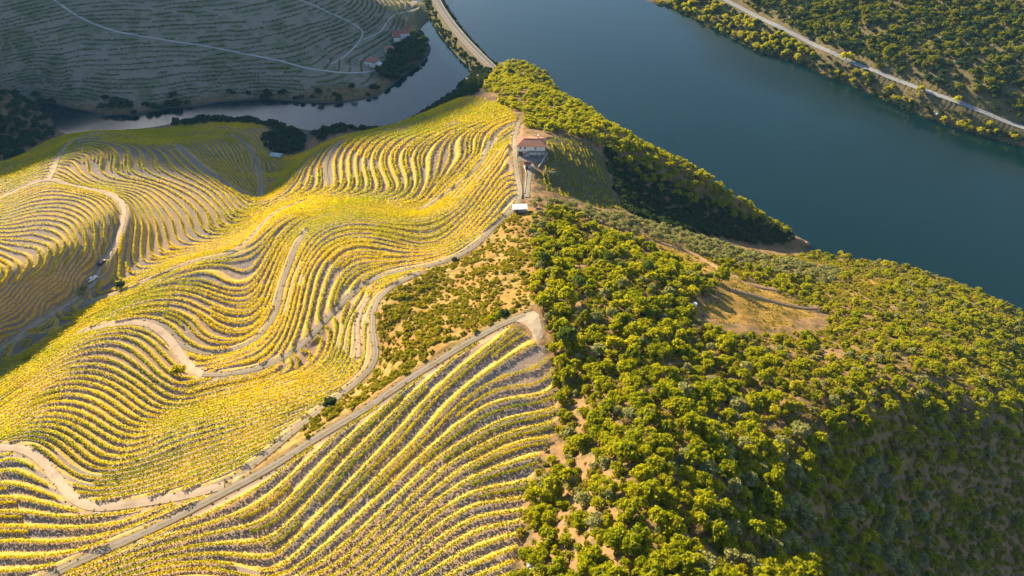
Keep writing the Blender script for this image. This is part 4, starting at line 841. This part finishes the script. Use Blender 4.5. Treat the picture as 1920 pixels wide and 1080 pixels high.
# ---- single trees one can point at
def at(px, py): x, y = cast(px, py)[0]; return float(x), float(y)
for px, py, s, pr, tr, nm, lab, cat in [
 (57,672,1.0,P_LGT,T_OAK,'lone_tree','lone round tree on the bright yellow slope at the left edge','tree'),
 (336,698,.95,P_LGT,T_OAK,'lone_tree','lone green tree at the edge of the pale beige stretch of road','tree'),
 (228,540,.9,P_DARK,T_OAK,'lone_tree','dark round tree beside the thin track in the gully','tree'),
 (160,546,1.0,P_OLV,T_OLV,'olive_tree','olive tree beside the gully road below the white pickup','olive tree'),
 (157,556,.9,P_OLV,T_OLV,'olive_tree','second olive tree in the pair below the white pickup','olive tree'),
 (182,557,.7,P_BSH,None,'bush','low yellowish bush at the fork of the gully road','bush'),
 (1062,655,1.35,P_PIN,T_PIN,'pine_tree','tall bright green pine just right of the round platform','pine tree'),
 (1020,500,1.0,P_PIN,T_PIN,'pine_tree','pine standing at the upper left of the woodland','pine tree'),
 (1083,545,1.0,P_PIN,T_PIN,'pine_tree','pale pine behind the round platform in the dense wood','pine tree'),
 (1140,495,.95,P_PIN,T_PIN,'pine_tree','tall pine in the upper middle of the woodland','pine tree'),
 (1212,518,1.05,P_PIN,T_PIN,'pine_tree','tall pine near the dry terraces right of the wood','pine tree'),
 (1165,515,.9,P_PIN,T_PIN,'pine_tree','pine between two other tall pines in the upper wood','pine tree'),
 (1298,550,1.25,P_LGT,None,'round_shrub','bright yellow green round shrub left of the dry orange clearing','shrub'),
 (1350,525,1.3,P_OAK,T_OAK,'oak_tree','dark green dense oak at the left end of the dry orange clearing','oak tree'),
 (1272,300,1.3,P_LGT,T_TALL,'poplar','tall round tree breaking the skyline of the spur over the river','tree'),
 (1230,270,1.1,P_LGT,T_TALL,'poplar','rounded yellowish tree on the river edge of the spur','tree'),
 (957,140,1.3,P_DARK,T_TALL,'shore_tree','dark tree at the tip of the ridge against the wide river','tree'),
 (978,148,1.1,P_DARK,T_TALL,'shore_tree','second dark tree just right of the ridge tip','tree'),
 (1722,178,1.9,P_LGT,T_TALL,'poplar','pale yellow green tree standing alone beside the river road','tree'),
 (1585,118,2.2,P_LGT,T_TALL,'poplar','broad tree overhanging the river road on the far bank','tree'),
 (1795,190,1.3,P_LGT,T_TALL,'poplar','small pale tree on the river side of the road near the right edge','tree'),
 (1660,500,1.1,P_LGT,T_TALL,'poplar','upright tree on the skyline of the right slope above the river','tree'),
 (1575,478,1.0,P_LGT,T_TALL,'poplar','round bushy tree on the skyline right of the small beach','tree'),
 (620,765,.95,P_DARK,T_OAK,'lone_tree','dark bushy tree on the grass strip between the two roads','tree'),
 (945,592,.8,P_DARK,None,'round_shrub','dark green shrub at the upper roadside left of the platform','shrub'),
 (925,600,.7,P_OAK,None,'round_shrub','green shrub beside the road left of the platform','shrub'),
 (1275,640,.8,P_OAK,T_OAK,'oak_tree','isolated small oak right of the brown bare patch in the wood','oak tree'),
 (1012,378,.8,P_BSH,None,'bush','small bush at the lower end of the shaded driveway','bush'),
 (1030,398,.95,P_OAK,None,'round_shrub','dense green shrub right of the white roofed shed','shrub'),
 (853,488,.6,P_DARK,None,'round_shrub','small dark shrub standing in the bend of the ridge road','shrub')]:
    x, y = at(px, py)
    if tr: tree(nm, pr, tr, x, y, s, lab, None, cat, s*1.1)
    else: single(nm, pr, x, y, s, lab, None, cat)
# dead grey tree in the lower right wood
for px, py, s, lab in [(1662,915,1.5,'leafless grey tree among the scrub at the lower right'), (1090,590,1.0,'leafless grey tree in the dense wood behind the platform')]:
    x, y = at(px, py); g = random.Random(int(px)); m = MB(); q = Vector((0, 0, 1.2)); m.tube((0, 0, -.5), q, .2, .15, 7)
    for i in range(16):
        a = g.random()*6.28; e = q+Vector((math.cos(a)*g.uniform(.8,1.7), math.sin(a)*g.uniform(.8,1.7), g.uniform(.5, 1.9))); m.tube(q, e, .05, .025, 5)
        for j in range(4):
            b = a+g.uniform(-.9, .9); m.tube(e, e+Vector((math.cos(b)*.9, math.sin(b)*.9, g.uniform(.0, .7))), .022, .008, 4)
    e = empty('dead_tree', (x, y, float(gz(x, y)))); link('trunk', m.mesh('bare_branches', [PALEBARK]), (0, 0, 0), e, 0, (s, s, s)); tag(e, lab, 'tree')
QC = []
for sd in (-1, 1):
    d = np.gradient(CAUSE, axis=0); d /= np.linalg.norm(d, axis=1)[:, None]
    for k in range(5): QC.append(CAUSE+np.c_[-d[:, 1], d[:, 0]]*(sd*rng.uniform(6.6, 12.5, len(CAUSE)))[:, None])
QC = np.concatenate(QC); QC = QC[(gz(QC[:, 0], QC[:, 1]) > .1) & (gz(QC[:, 0], QC[:, 1]) < 7.6)]
stuff_instances('embankment_scrub', PB+PD[:1], QC, rng.uniform(.5, 1.0, len(QC)), 'low scrub covering both sides of the causeway embankment', 'scrub')
QT = scatter(RG['clearing'], 1.0, lambda x, y: .25+.6*dn(5, 95, .35, .6)(x, y), 66); stuff_instances('grass_tufts', PB, QT, rng.uniform(.15, .45, len(QT)), 'dry grass tufts and low weeds over the orange clearing', 'grass')
# weeds along the road edges
lst = []
for nm, lab, P, w, mt in road_geo:
    if nm in ('far_road', 'riverside_road', 'river_beach'): continue
    for sd in (-1, 1):
        d = np.gradient(P[:, :2], axis=0); d /= np.linalg.norm(d, axis=1)[:, None]+1e-9
        Q = np.repeat(P[:, :2]+np.c_[-d[:, 1], d[:, 0]]*sd*(w/2+.15), 2, 0); Q = Q+rng.normal(size=Q.shape)*.35; lst.append(Q[rng.random(len(Q)) < .45])
Q = np.concatenate(lst); stuff_instances('road_verge_weeds', PB, Q, rng.uniform(.16, .42, len(Q)), 'tufts of dry weeds along the edges of the dirt roads', 'weeds')
# far terraces: thin vine rows as stuff
fx = np.arange(-600, -110, 2.5); fy = np.arange(520, 840, 2.5); FX, FY = np.meshgrid(fx, fy); FZ = base_z(FX, FY)/STF; lst = []
cxs_, cys_ = fx, fy
for lv in range(1, int(FZ.max())+1):
    if lv*STF > 95: break
    for L in contours(FZ, fx, fy, lv+0.15):
        L = resample(smooth_line(L, 2), 1.5); ok = inside(RG['farvine'], L[:, 0], L[:, 1]) & (rd_at(L[:, 0], L[:, 1]) > .8) & (value_noise(L[:, 0], L[:, 1], 14, lv) > .3); L = L[ok]
        if len(L) < 2: continue
        C = np.repeat(np.c_[L, gz(L[:, 0], L[:, 1])+.5], 3, 0); C = C+rng.normal(size=C.shape)*np.array([.5, .5, .25]); lst.append(leaf_quads(C, .95)[0])
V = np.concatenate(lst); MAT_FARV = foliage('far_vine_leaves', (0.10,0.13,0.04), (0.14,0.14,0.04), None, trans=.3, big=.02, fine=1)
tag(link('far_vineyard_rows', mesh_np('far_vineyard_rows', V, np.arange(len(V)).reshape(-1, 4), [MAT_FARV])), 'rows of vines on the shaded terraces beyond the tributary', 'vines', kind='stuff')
# weeds and old vines in the shaded plot right of the house
H1 = scatter(RG['hollowvine'], 1.5, None, 77); stuff_instances('overgrown_plot', PB, H1, rng.uniform(.3, .6, len(H1)), 'weedy shaded plot of old vines right of the white house', 'scrub')
# ---------------------------------------------------------------- buildings
WHITE = plain('white_render', (0.72,0.70,0.66), .9, .10, .8); STONEW = plain('grey_white_wall', (0.46,0.45,0.44), .95, .2, .7)
TILE = NT('red_roof_tiles'); w_ = TILE.new('ShaderNodeTexWave'); w_.bands_direction = 'X'; w_.inputs['Scale'].default_value = 1.6; w_.inputs['Distortion'].default_value = .4
w_.inputs['Detail'].default_value = 1; TILE.l.new(TILE.pos(), w_.inputs['Vector']); nn = TILE.noise(.9, 4); 
TILE.col(TILE.mix(TILE.math('MULTIPLY', w_.outputs['Fac'], .45), TILE.mix(nn, (0.34,0.15,0.10), (0.47,0.25,0.18)), (0.27,0.10,0.06))); TILE.bump(w_.outputs['Fac'], .5, .12); TILE = TILE.m
DARKWOOD = plain('dark_painted_wood', (0.09,0.06,0.05), .6, .2, 3); SHUT = plain('white_shutter', (0.78,0.77,0.74), .5, .05, 3)
GLASS = plain('window_glass', (0.03,0.04,0.05), .12, .1, 1, spec=.6); IRON = plain('dark_iron', (0.05,0.05,0.055), .5, .1, 3); CONC = plain('concrete', (0.36,0.34,0.31), .9, .15, .8)
WROOF = plain('white_sheet_roof', (0.83,0.82,0.80), .45, .06, 1); TERR = plain('old_roof', (0.30,0.12,0.085), .9, .25, 1.2); BLUEG = plain('blue_grey_sheet', (0.36,0.42,0.48), .5, .1, 1)
def hip_roof(x0, x1, y0, y1, z, rise, ridge_in, th=.22):
    m = MB(); ym = (y0+y1)/2; a, b, c, d = (x0,y0,z), (x1,y0,z), (x1,y1,z), (x0,y1,z); e, f = (x0+ridge_in, ym, z+rise), (x1-ridge_in, ym, z+rise)
    m.poly([a,b,f,e]); m.poly([c,d,e,f]); m.poly([b,c,f]); m.poly([d,a,e]); lo = [(p[0],p[1],p[2]-th) for p in (a,b,c,d)]
    up = [a,b,c,d]
    for i in range(4): m.poly([lo[i], lo[(i+1) % 4], up[(i+1) % 4], up[i]])
    m.poly(lo[::-1]); return m
def window(parent, x, y, z, w, h, shutter=True, name='window'):
    m = MB(); t = .09; m.box(x-w/2-t, x+w/2+t, y-.10, y-.002, z+h, z+h+t); m.box(x-w/2-t, x+w/2+t, y-.16, y-.002, z-t, z); m.box(x-w/2-t, x-w/2, y-.10, y-.002, z, z+h); m.box(x+w/2, x+w/2+t, y-.10, y-.002, z, z+h); m.box(x-.03, x+.03, y-.07, y-.002, z, z+h)
    o = link(name, m.mesh(name, [SHUT]), (0,0,0), parent)
    g = MB(); g.box(x-w/2, x+w/2, y-.05, y-.004, z, z+h); link('pane', g.mesh('pane', [GLASS]), (0,0,0), o)
    if shutter:
        for s in (-1, 1):
            q = MB(); a = x+s*(w/2+t); b = a+s*w*.5; q.box(min(a,b), max(a,b), y-.11, y-.05, z, z+h); link('shutter', q.mesh('shutter', [SHUT], bevel=.01), (0,0,0), o)
    return o
def door(parent, x, y, z, w, h, mat):
    q = MB(); q.box(x-w/2, x+w/2, y-.06, y-.003, z, z+h); o = link('door', q.mesh('door', [mat], bevel=.01), (0,0,0), parent)
    k = MB(); k.box(x+w*.32, x+w*.40, y-.11, y-.062, z+h*.45, z+h*.5); link('handle', k.mesh('handle', [IRON]), (0,0,0), o); return o
# main white house, its front towards the camera
hs = empty('farmhouse', (HX, HY, HZ), R(-2)); hs.scale = (.93, .93, .93); tag(hs, 'large white two storey farmhouse with a red hipped tile roof on the ridge', 'house')
m = MB(); m.box(-7.9, 7.9, 0, 9.6, 2.7, 6.05); m.box(-7.95, 7.95, -.04, 9.65, -1.2, 2.7, 1); link('wall', m.mesh('wall', [WHITE, STONEW]), (0,0,0), hs)
rf = link('roof', hip_roof(-8.6, 8.6, -.75, 10.3, 6.1, 1.9, 4.0).mesh('roof', [TILE]), (0,0,0), hs)
m = MB(); m.box(-4.6, 4.6, 4.68, 4.88, 7.92, 8.10); link('ridge_tiles', m.mesh('ridge_tiles', [TERR], bevel=.04), (0,0,0), rf)
m = MB(); m.box(3.4, 4.2, 6.6, 7.3, 6.9, 8.9); m.box(3.3, 4.3, 6.5, 7.4, 8.9, 9.05); link('chimney', m.mesh('chimney', [WHITE]), (0,0,0), rf)
for x in (-6.2, -3.6): window(hs, x, 0, 3.9, 1.0, 1.4)
for x in (0.5, 4.2, 6.4): door(hs, x, 0, 3.05, 1.15, 2.2, SHUT)
window(hs, 2.4, 0, 3.9, .9, 1.3, False)
for x in (0.2, 2.0, 4.6): door(hs, x, -.04, 0.0, 1.1, 2.2, SHUT)
door(hs, -6.1, -.04, 0, 2.4, 2.3, DARKWOOD)
for y in (2.2, 5.0, 7.6):
    q = MB(); q.box(7.9, 7.96, y-.5, y+.5, 3.9, 5.2); link('window', q.mesh('window', [GLASS]), (0,0,0), hs)
    q = MB(); q.box(-7.96, -7.9, y-.5, y+.5, 3.9, 5.2); link('window', q.mesh('window', [GLASS]), (0,0,0), hs)
m = MB(); m.box(-1.0, 7.9, -1.7, -.045, 2.72, 2.92)
for x in (-.9, 2.0, 4.9, 7.75): m.box(x-.1, x+.1, -1.65, -1.45, -.3, 2.72)
bal = link('balcony', m.mesh('balcony', [CONC]), (0,0,0), hs)
m = MB(); m.box(-1.0, 7.9, -1.68, -1.62, 3.75, 3.83)
for i in range(31): x = -.95+i*.29; m.box(x-.02, x+.02, -1.67, -1.63, 2.92, 3.75)
link('railing', m.mesh('railing', [IRON]), (0,0,0), bal)
m = MB(); n = 14
for i in range(n): x0 = -5.0+i*4.0/n; m.box(x0, x0+4.0/n, -1.6, -.05, -.3, 2.92*(i+1)/n)
st = link('stair', m.mesh('stair', [CONC]), (0,0,0), hs)
m = MB(); m.tube((-5.0, -1.6, .95), (-1.0, -1.6, 3.8), .05, .05, 6)
for i in range(8): x = -5+i*4/7; m.tube((x, -1.6, .2+i*.4), (x, -1.6, .95+i*.407), .03, .03, 5)
link('handrail', m.mesh('handrail', [IRON]), (0,0,0), st)
# yard slab, low walls
m = MB(); m.box(-6.5, 8, -6.5, -.1, -.3, .06); o = link('yard_paving', m.mesh('yard_paving', [plain('yard_gravel', (0.20,0.18,0.16), .95, .25, 1.2)]), (HX, HY, HZ), None, R(-2)); tag(o, kind='structure')
def wall_run(name, px, z_add, h, w, mat, label, zs=None):
    P = [cast(a, b)[0] for a, b in px]; P = resample(np.array(P), 1.5); z = gz(P[:, 0], P[:, 1])+z_add; m = MB()
    for i in range(len(P)-1):
        a = Vector((*P[i], 0)); b = Vector((*P[i+1], 0)); d = (b-a).normalized(); nrm = Vector((-d.y, d.x, 0))*w/2
        q = [a-nrm, b-nrm, b+nrm, a+nrm]; zz = (z[i], z[i+1], z[i+1], z[i]); base = len(m.v)
        for k in range(4): m.v.append((q[k].x, q[k].y, zz[k]-1.2))
        for k in range(4): m.v.append((q[k].x, q[k].y, zz[k]+h))
        for f in ((4,5,6,7),(0,1,5,4),(2,3,7,6))+(((3,0,4,7),) if i == 0 else ())+(((1,2,6,5),) if i == len(P)-2 else ()): m.f.append(tuple(base+j for j in f)); m.m.append(0)
    c = P[len(P)//2]; cz = float(z[len(P)//2]); m.v = [(v[0]-c[0], v[1]-c[1], v[2]-cz) for v in m.v]
    return tag(link(name, m.mesh(name, [mat]), (float(c[0]), float(c[1]), cz)), label, 'wall')
wall_run('yard_wall', [(1026,293),(1019,304),(1009,318)], .0, 1.1, .35, STONEW, 'low grey wall slanting down on the right of the house yard')
wall_run('drive_wall', [(982,309),(987,325),(986,345),(983,362)], 0, .5, .22, STONEW, 'pale low wall between the ridge road and the shaded driveway')
# hut below the yard
def small_house(name, x, y, z, rz, w, d, h, rise, wallm, roofm, label, cat='hut', dr=True, windows=1, hip=False):
    e = empty(name, (x, y, z), rz); tag(e, label, cat); m = MB(); m.box(-w/2, w/2, -d/2, d/2, -1.0, h)
    if not hip:
        m.poly([(-w/2,-d/2,h),(-w/2,d/2,h),(-w/2,0,h+rise)]); m.poly([(w/2,-d/2,h),(w/2,d/2,h),(w/2,0,h+rise)])
    link('wall', m.mesh('wall', [wallm]), (0,0,0), e)
    if hip: r = hip_roof(-w/2-.4, w/2+.4, -d/2-.4, d/2+.4, h+.02, rise, min(w, d)*.45)
    else:
        r = MB(); o = .35; t = .16; k = rise/(d/2)
        for s in (-1, 1):
            y0, z0 = s*(d/2+o), h-o*k+.03; y1, z1 = 0, h+rise+.03; P = [(-w/2-o,y0,z0),(w/2+o,y0,z0),(w/2+o,y1,z1),(-w/2-o,y1,z1)]; Q = [(a,b,c+t) for a,b,c in P]
            r.poly(P); r.poly(Q)
            for i in range(4): r.poly([P[i], P[(i+1) % 4], Q[(i+1) % 4], Q[i]])
    link('roof', r.mesh('roof', [roofm]), (0,0,0), e)
    if dr: door(e, -w*.12, -d/2, 0, .95, 2.0, DARKWOOD)
    for i in range(windows): window(e, w*.28-i*w*.5/max(1, windows-1) if windows > 1 else w*.25, -d/2, 1.0, .7, .8, False)
    return e
x, y = cast(989, 312)[0]; small_house('garden_hut', float(x), float(y), float(gz(x, y)), R(4), 3.0, 2.8, 2.4, .8, WHITE, TERR, 'small hut with a brown red roof in front of the white farmhouse')
x, y = cast(975, 398)[0]; z = float(gz(x, y)); e = empty('shed', (float(x), float(y), z), R(3)); tag(e, 'low shed with a bright white sheet roof beside the ridge road', 'shed')
m = MB(); m.box(-3.1, 3.1, 0, 3.2, -.8, 2.2); link('wall', m.mesh('wall', [CONC]), (0,0,0), e)
m = MB(); m.poly([(-3.4,-.3,2.22),(3.4,-.3,2.22),(3.4,3.5,2.55),(-3.4,3.5,2.55)]); m.poly([(-3.4,-.3,2.36),(3.4,-.3,2.36),(3.4,3.5,2.69),(-3.4,3.5,2.69)])
for a, b in (((-3.4,-.3),(3.4,-.3)),((3.4,-.3),(3.4,3.5)),((3.4,3.5),(-3.4,3.5)),((-3.4,3.5),(-3.4,-.3))):
    f = lambda p: 2.22+(p[1]+.3)/3.8*.33
    m.poly([(*a, f(a)),(*b, f(b)),(*b, f(b)+.14),(*a, f(a)+.14)])
link('roof', m.mesh('roof', [WROOF]), (0,0,0), e); door(e, -1.4, 0, 0, 1.0, 1.9, DARKWOOD); window(e, 1.2, 0, .9, .8, .7, False)
x, y = cast(519, 297)[0]; z = float(gz(x, y)); small_house('pump_house', float(x), float(y), z, R(-12), 8.0, 4.6, 2.8, .8, CONC, BLUEG, 'low building with a pale blue roof at the mouth of the gully', 'hut', True, 2)
# far farmhouses beyond the tributary
x, y = cast(752, 68)[0]; z = float(gz(x, y)); e = small_house('far_farmhouse', float(x), float(y), z, R(8), 17, 8, 4.6, 1.9, WHITE, TERR, 'largest far farmhouse, L shaped with a dull red roof on the wooded point', 'house', True, 4)
m = MB(); m.box(-7.2, -.6, -11.4, -4.05, -1, 4.0); link('wing_wall', m.mesh('wing_wall', [WHITE]), (0,0,0), e); link('wing_roof', hip_roof(-7.6, -.2, -11.8, -3.6, 4.03, 2.0, 2.6).mesh('wing_roof', [TERR]), (0,0,0), e)
x, y = cast(730, 96)[0]; small_house('far_cottage', float(x), float(y), float(gz(x, y)), R(20), 8.5, 7.5, 3.4, 2.0, WHITE, TILE, 'smallest far cottage with an orange red roof between two larger farmhouses', 'house', True, 2, True)
x, y = cast(699, 122)[0]; e = small_house('far_house', float(x), float(y), float(gz(x, y)), R(-25), 11.5, 9.5, 4.4, 2.6, WHITE, TILE, 'far white house with a pointed red roof at the end of the pale road', 'house', True, 3, True)
m = MB(); m.box(5.75, 9.6, -2.5, 2.6, -1, 2.8); link('annex', m.mesh('annex', [WHITE]), (0,0,0), e)
# ---------------------------------------------------------------- vehicles
TYRE = plain('tyre_rubber', (0.02,0.02,0.02), .9, .1, 5); RIM = plain('steel_rim', (0.5,0.5,0.5), .4, .05, 5, metal=.8); WPAINT = plain('white_paint', (0.80,0.80,0.79), .3, .03, 2, spec=.5); NPAINT = plain('dark_blue_paint', (0.03,0.045,0.07), .3, .1, 2, spec=.5)
LAMP = plain('lamp_lens', (0.7,0.7,0.65), .2, .05, 5); RED = plain('red_lens', (0.35,0.02,0.02), .3, .05, 5)
def vehicle(name, x, y, rz, paint, label, cat, pickup):
    e = empty(name, (x, y, float(gz(x, y))+.12), rz); tag(e, label, cat); m = MB()
    prof = [(-2.4,.45),(2.35,.45),(2.4,.85),(2.1,1.02),(1.1,1.08),(.45,1.62),(-.75,1.66),(-1.0,1.06),(-2.4,1.04)] if pickup else [(-2.1,.42),(2.1,.42),(2.15,.8),(1.9,.95),(1.15,1.02),(.55,1.5),(-1.3,1.55),(-2.05,1.0),(-2.1,.9)]
    w = .9; n = len(m.v)
    for s in (-1, 1):
        for a, b in prof: m.v.append((a, s*(w if b < 1.1 else w*.8), b))
    k = len(prof); m.f.append(tuple(range(n+k-1, n-1, -1))); m.m.append(0); m.f.append(tuple(range(n+k, n+2*k))); m.m.append(0)
    for i in range(k): j = (i+1) % k; m.f.append((n+i, n+j, n+k+j, n+k+i)); m.m.append(0)
    link('body', m.mesh('body', [paint], bevel=.03), (0,0,0), e)
    g = MB(); 
    if pickup: g.poly([(1.08,-.72,1.12),(1.08,.72,1.12),(.50,.68,1.585),(.50,-.68,1.585)])
    else: g.poly([(1.13,-.72,1.07),(1.13,.72,1.07),(.60,.68,1.475),(.60,-.68,1.475)])
    o = link('windscreen', g.mesh('windscreen', [GLASS]), (.03, 0, .02), e)
    for s in (-1, 1):
        g = MB(); g.box(-.7 if pickup else -1.2, .5, s*.80-.03, s*.80+.03, 1.12, 1.48); link('side_window', g.mesh('side_window', [GLASS]), (0,0,0), e)
        g = MB(); g.box(2.33, 2.43, s*.68-.16, s*.68+.16, .68, .84); link('headlight', g.mesh('headlight', [LAMP], bevel=.02), (0,0,0), e)
        g = MB(); xb = -2.42 if pickup else -2.13; g.box(xb-.03, xb+.05, s*.75-.1, s*.75+.1, .7, .95); link('tail_light', g.mesh('tail_light', [RED], bevel=.01), (0,0,0), e)
        for xx in (1.5, -1.45) if pickup else (1.35, -1.3):
            q = MB(); q.tube((xx, s*.93, .36), (xx, s*.70, .36), .36, .36, 14); wl_ = link('wheel', q.mesh('wheel', [TYRE], True), (0,0,0), e)
            q = MB(); q.tube((xx, s*.945, .36), (xx, s*.93, .36), .2, .2, 10); link('rim', q.mesh('rim', [RIM]), (0,0,0), wl_)
    if pickup:
        g = MB(); g.box(-2.3, -1.05, -.78, .78, 1.045, 1.065); link('cargo_bed', g.mesh('cargo_bed', [IRON]), (0,0,0), e)
        g = MB()
        for s in (-1, 1): g.box(-2.38, -1.02, s*.82-.05, s*.82+.05, 1.04, 1.32)
        g.box(-2.40, -2.32, -.86, .86, 1.04, 1.32); link('bed_side', g.mesh('bed_side', [paint]), (0,0,0), e)
    return e
x, y = cast(173, 523)[0]; vehicle('pickup_truck', float(x), float(y), R(62), WPAINT, 'white pickup parked on the gully road below the left hill', 'pickup', True)
x, y = cast(190, 491)[0]; vehicle('parked_car', float(x), float(y), R(80), NPAINT, 'dark car parked among the rows just above the white pickup', 'car', False)
# water tank, rocks
x, y = cast(1303, 571)[0]; z = float(gz(x, y)); e = empty('water_tank', (float(x), float(y), z)); tag(e, 'small white water tank in the scrub left of the dry clearing', 'tank')
m = MB(); m.tube((0,0,-.3), (0,0,1.1), .75, .75, 18); link('tank_body', m.mesh('tank_body', [WROOF]), (0,0,0), e); m = MB(); m.tube((0,0,1.102), (0,0,1.25), .80, .25, 18); link('lid', m.mesh('lid', [WROOF]), (0,0,0), e)
ROCK = plain('schist_rock', (0.33,0.29,0.26), .95, .3, 1.5)
def rock(name, px, py, s, label, n=7):
    x, y = cast(px, py)[0]; g = random.Random(int(px*7+py)); bm = bmesh.new()
    for i in range(n):
        r = bmesh.ops.create_icosphere(bm, subdivisions=1, radius=s*g.uniform(.25, .5)); o = Vector((g.uniform(-.5, .5)*s, g.uniform(-.4, .4)*s, s*.08)); q = Vector((g.uniform(.8, 1.4), g.uniform(.7, 1.2), g.uniform(.5, .9)))
        for v in r['verts']: v.co = Vector((v.co.x*q.x*g.uniform(.8, 1.2), v.co.y*q.y*g.uniform(.8, 1.2), v.co.z*q.z*g.uniform(.8, 1.2)))+o
    me = bpy.data.meshes.new(name); bm.to_mesh(me); bm.free(); me.materials.append(ROCK); return tag(link(name, me, (float(x), float(y), float(gz(x, y)))), label, 'rocks')
rock('rock_outcrop', 263, 777, 1.8, 'grey rock outcrop on a bank in the lower left vineyard, the right of two')
rock('rock_outcrop', 234, 792, 1.7, 'grey rock outcrop on a bank in the lower left vineyard, the left of two')
rock('rock_pile', 180, 962, 1.3, 'pile of grey stones where the pale road meets the lower terraces')
rock('rock_pile', 1755, 213, 5.0, 'pale rocks on the far bank of the wide river under the lone poplar', 9)
rock('rock_pile', 1000, 1064, 2.0, 'pale heap of stones between the vineyard and the woodland at the bottom')
# ---------------------------------------------------------------- causeway: road, railway, parapet
def offset(P, o):
    d = np.gradient(P[:, :2], axis=0); d /= np.linalg.norm(d, axis=1)[:, None]; return np.c_[P[:, :2]+np.c_[-d[:, 1], d[:, 0]]*o, P[:, 2]]
PCz = np.c_[CAUSE, np.full(len(CAUSE), 8.5)]; flatp = [(-1, 0), (1, 0)]
def strip(name, o, w, z, mat, parent=None, h=None):
    Q = offset(PCz, o); Q[:, 2] += z; V, F, A = ribbon(Q, w, [(-1, -.4), (-.98, 0), (.98, 0), (1, -.4)], 0); me = mesh_np(name, V, F, [mat]); fattr(me, 'across', A+9); return link(name, me, (0,0,0), parent)
# direction runs away from the camera, so positive offsets lie to the left
BALLAST = plain('ballast', (0.20,0.17,0.15), .95, .25, 2); RAILM = plain('rail_steel', (0.30,0.24,0.2), .5, .1, 3, metal=.5)
tag(strip('causeway_road', -2.6, 4.2, .06, plain('dark_asphalt', (0.13,0.13,0.135), .9, .2, .8)), kind='structure')
tag(strip('grass_verge', 4.9, 1.4, .05, plain('verge_grass', (0.10,0.10,0.045), .95, .3, .4)), kind='structure')
e = empty('railway_track', tuple(PCz[len(PCz)//2])); tag(e, 'single railway track on the causeway across the mouth of the tributary', 'railway')
def under(o): o.matrix_parent_inverse = Matrix.Translation(-Vector(PCz[len(PCz)//2])); return o
under(strip('ballast', 2.2, 3.4, .16, BALLAST, e)); under(strip('rail', 1.45, .10, .34, RAILM, e)); under(strip('rail', 2.95, .10, .34, RAILM, e))
for nm, o, lab in (('parapet_wall', -4.95, 'pale low wall on the river side of the causeway road'), ('parapet_wall', -0.2, 'pale low wall between the causeway road and the railway')):
    tag(strip(nm, o, .5, .75, CONC), lab, 'wall')
# ---------------------------------------------------------------- air
m = MB(); m.box(-1880, 1480, -385, 2380, -14, 665); me = m.mesh('haze', [])
hm = bpy.data.materials.new('air'); hm.use_nodes = True; n = hm.node_tree.nodes; n.remove(n['Principled BSDF'])
pv = n.new('ShaderNodeVolumePrincipled'); pv.inputs['Color'].default_value = (0.45, 0.78, 1.0, 1); pv.inputs['Density'].default_value = 0.00006; pv.inputs['Anisotropy'].default_value = -0.65
hm.node_tree.links.new(pv.outputs[0], n['Material Output'].inputs['Volume']); me.materials.append(hm)
tag(link('haze', me), 'thin blue air over the valley', 'haze', kind='stuff')
# ---------------------------------------------------------------- labels: say which part of its group each repeat belongs to
bpy.context.view_layer.update()
by = {}
for o in COL.objects:
    if o.parent is None and 'label' in o and 'kind' not in o: by.setdefault(o['label'], []).append(o)
for lab, os_ in by.items():
    if len(os_) < 2: continue
    L_ = np.array([o.location for o in os_]); px, py, _ = project(L_[:, 0], L_[:, 1], L_[:, 2]); nx = 5 if len(os_) > 60 else 3 if len(os_) > 12 else 2
    nyb = 3 if len(os_) > 40 else 2 if len(os_) > 2 else 1
    qx = np.argsort(np.argsort(px))*nx//len(px); hn = {5: ['far left', 'left', 'middle', 'right', 'far right'], 3: ['left', 'middle', 'right'], 2: ['left', 'right']}[nx]
    qy = np.zeros(len(px), int)
    for k in range(nx):
        m = qx == k; qy[m] = np.argsort(np.argsort(py[m]))*nyb//max(1, m.sum())
    vn = ['upper', 'central', 'lower'] if nyb == 3 else ['upper', 'lower'] if nyb == 2 else ['the one further']
    for i, o in enumerate(os_):
        suf = f'{vn[qy[i]]} {hn[qx[i]]}' if nyb > 1 else f'the {hn[qx[i]]} one'; w_ = lab.split()[:16-len(suf.split())]
        while w_[-1].strip(',') in ('the', 'at', 'near', 'in', 'of', 'up', 'between', 'by', 'halfway', 'low', 'upper'): w_.pop()
        o['label'] = ' '.join(w_).rstrip(',')+', '+suf; o['group'] = o.get('group', lab)
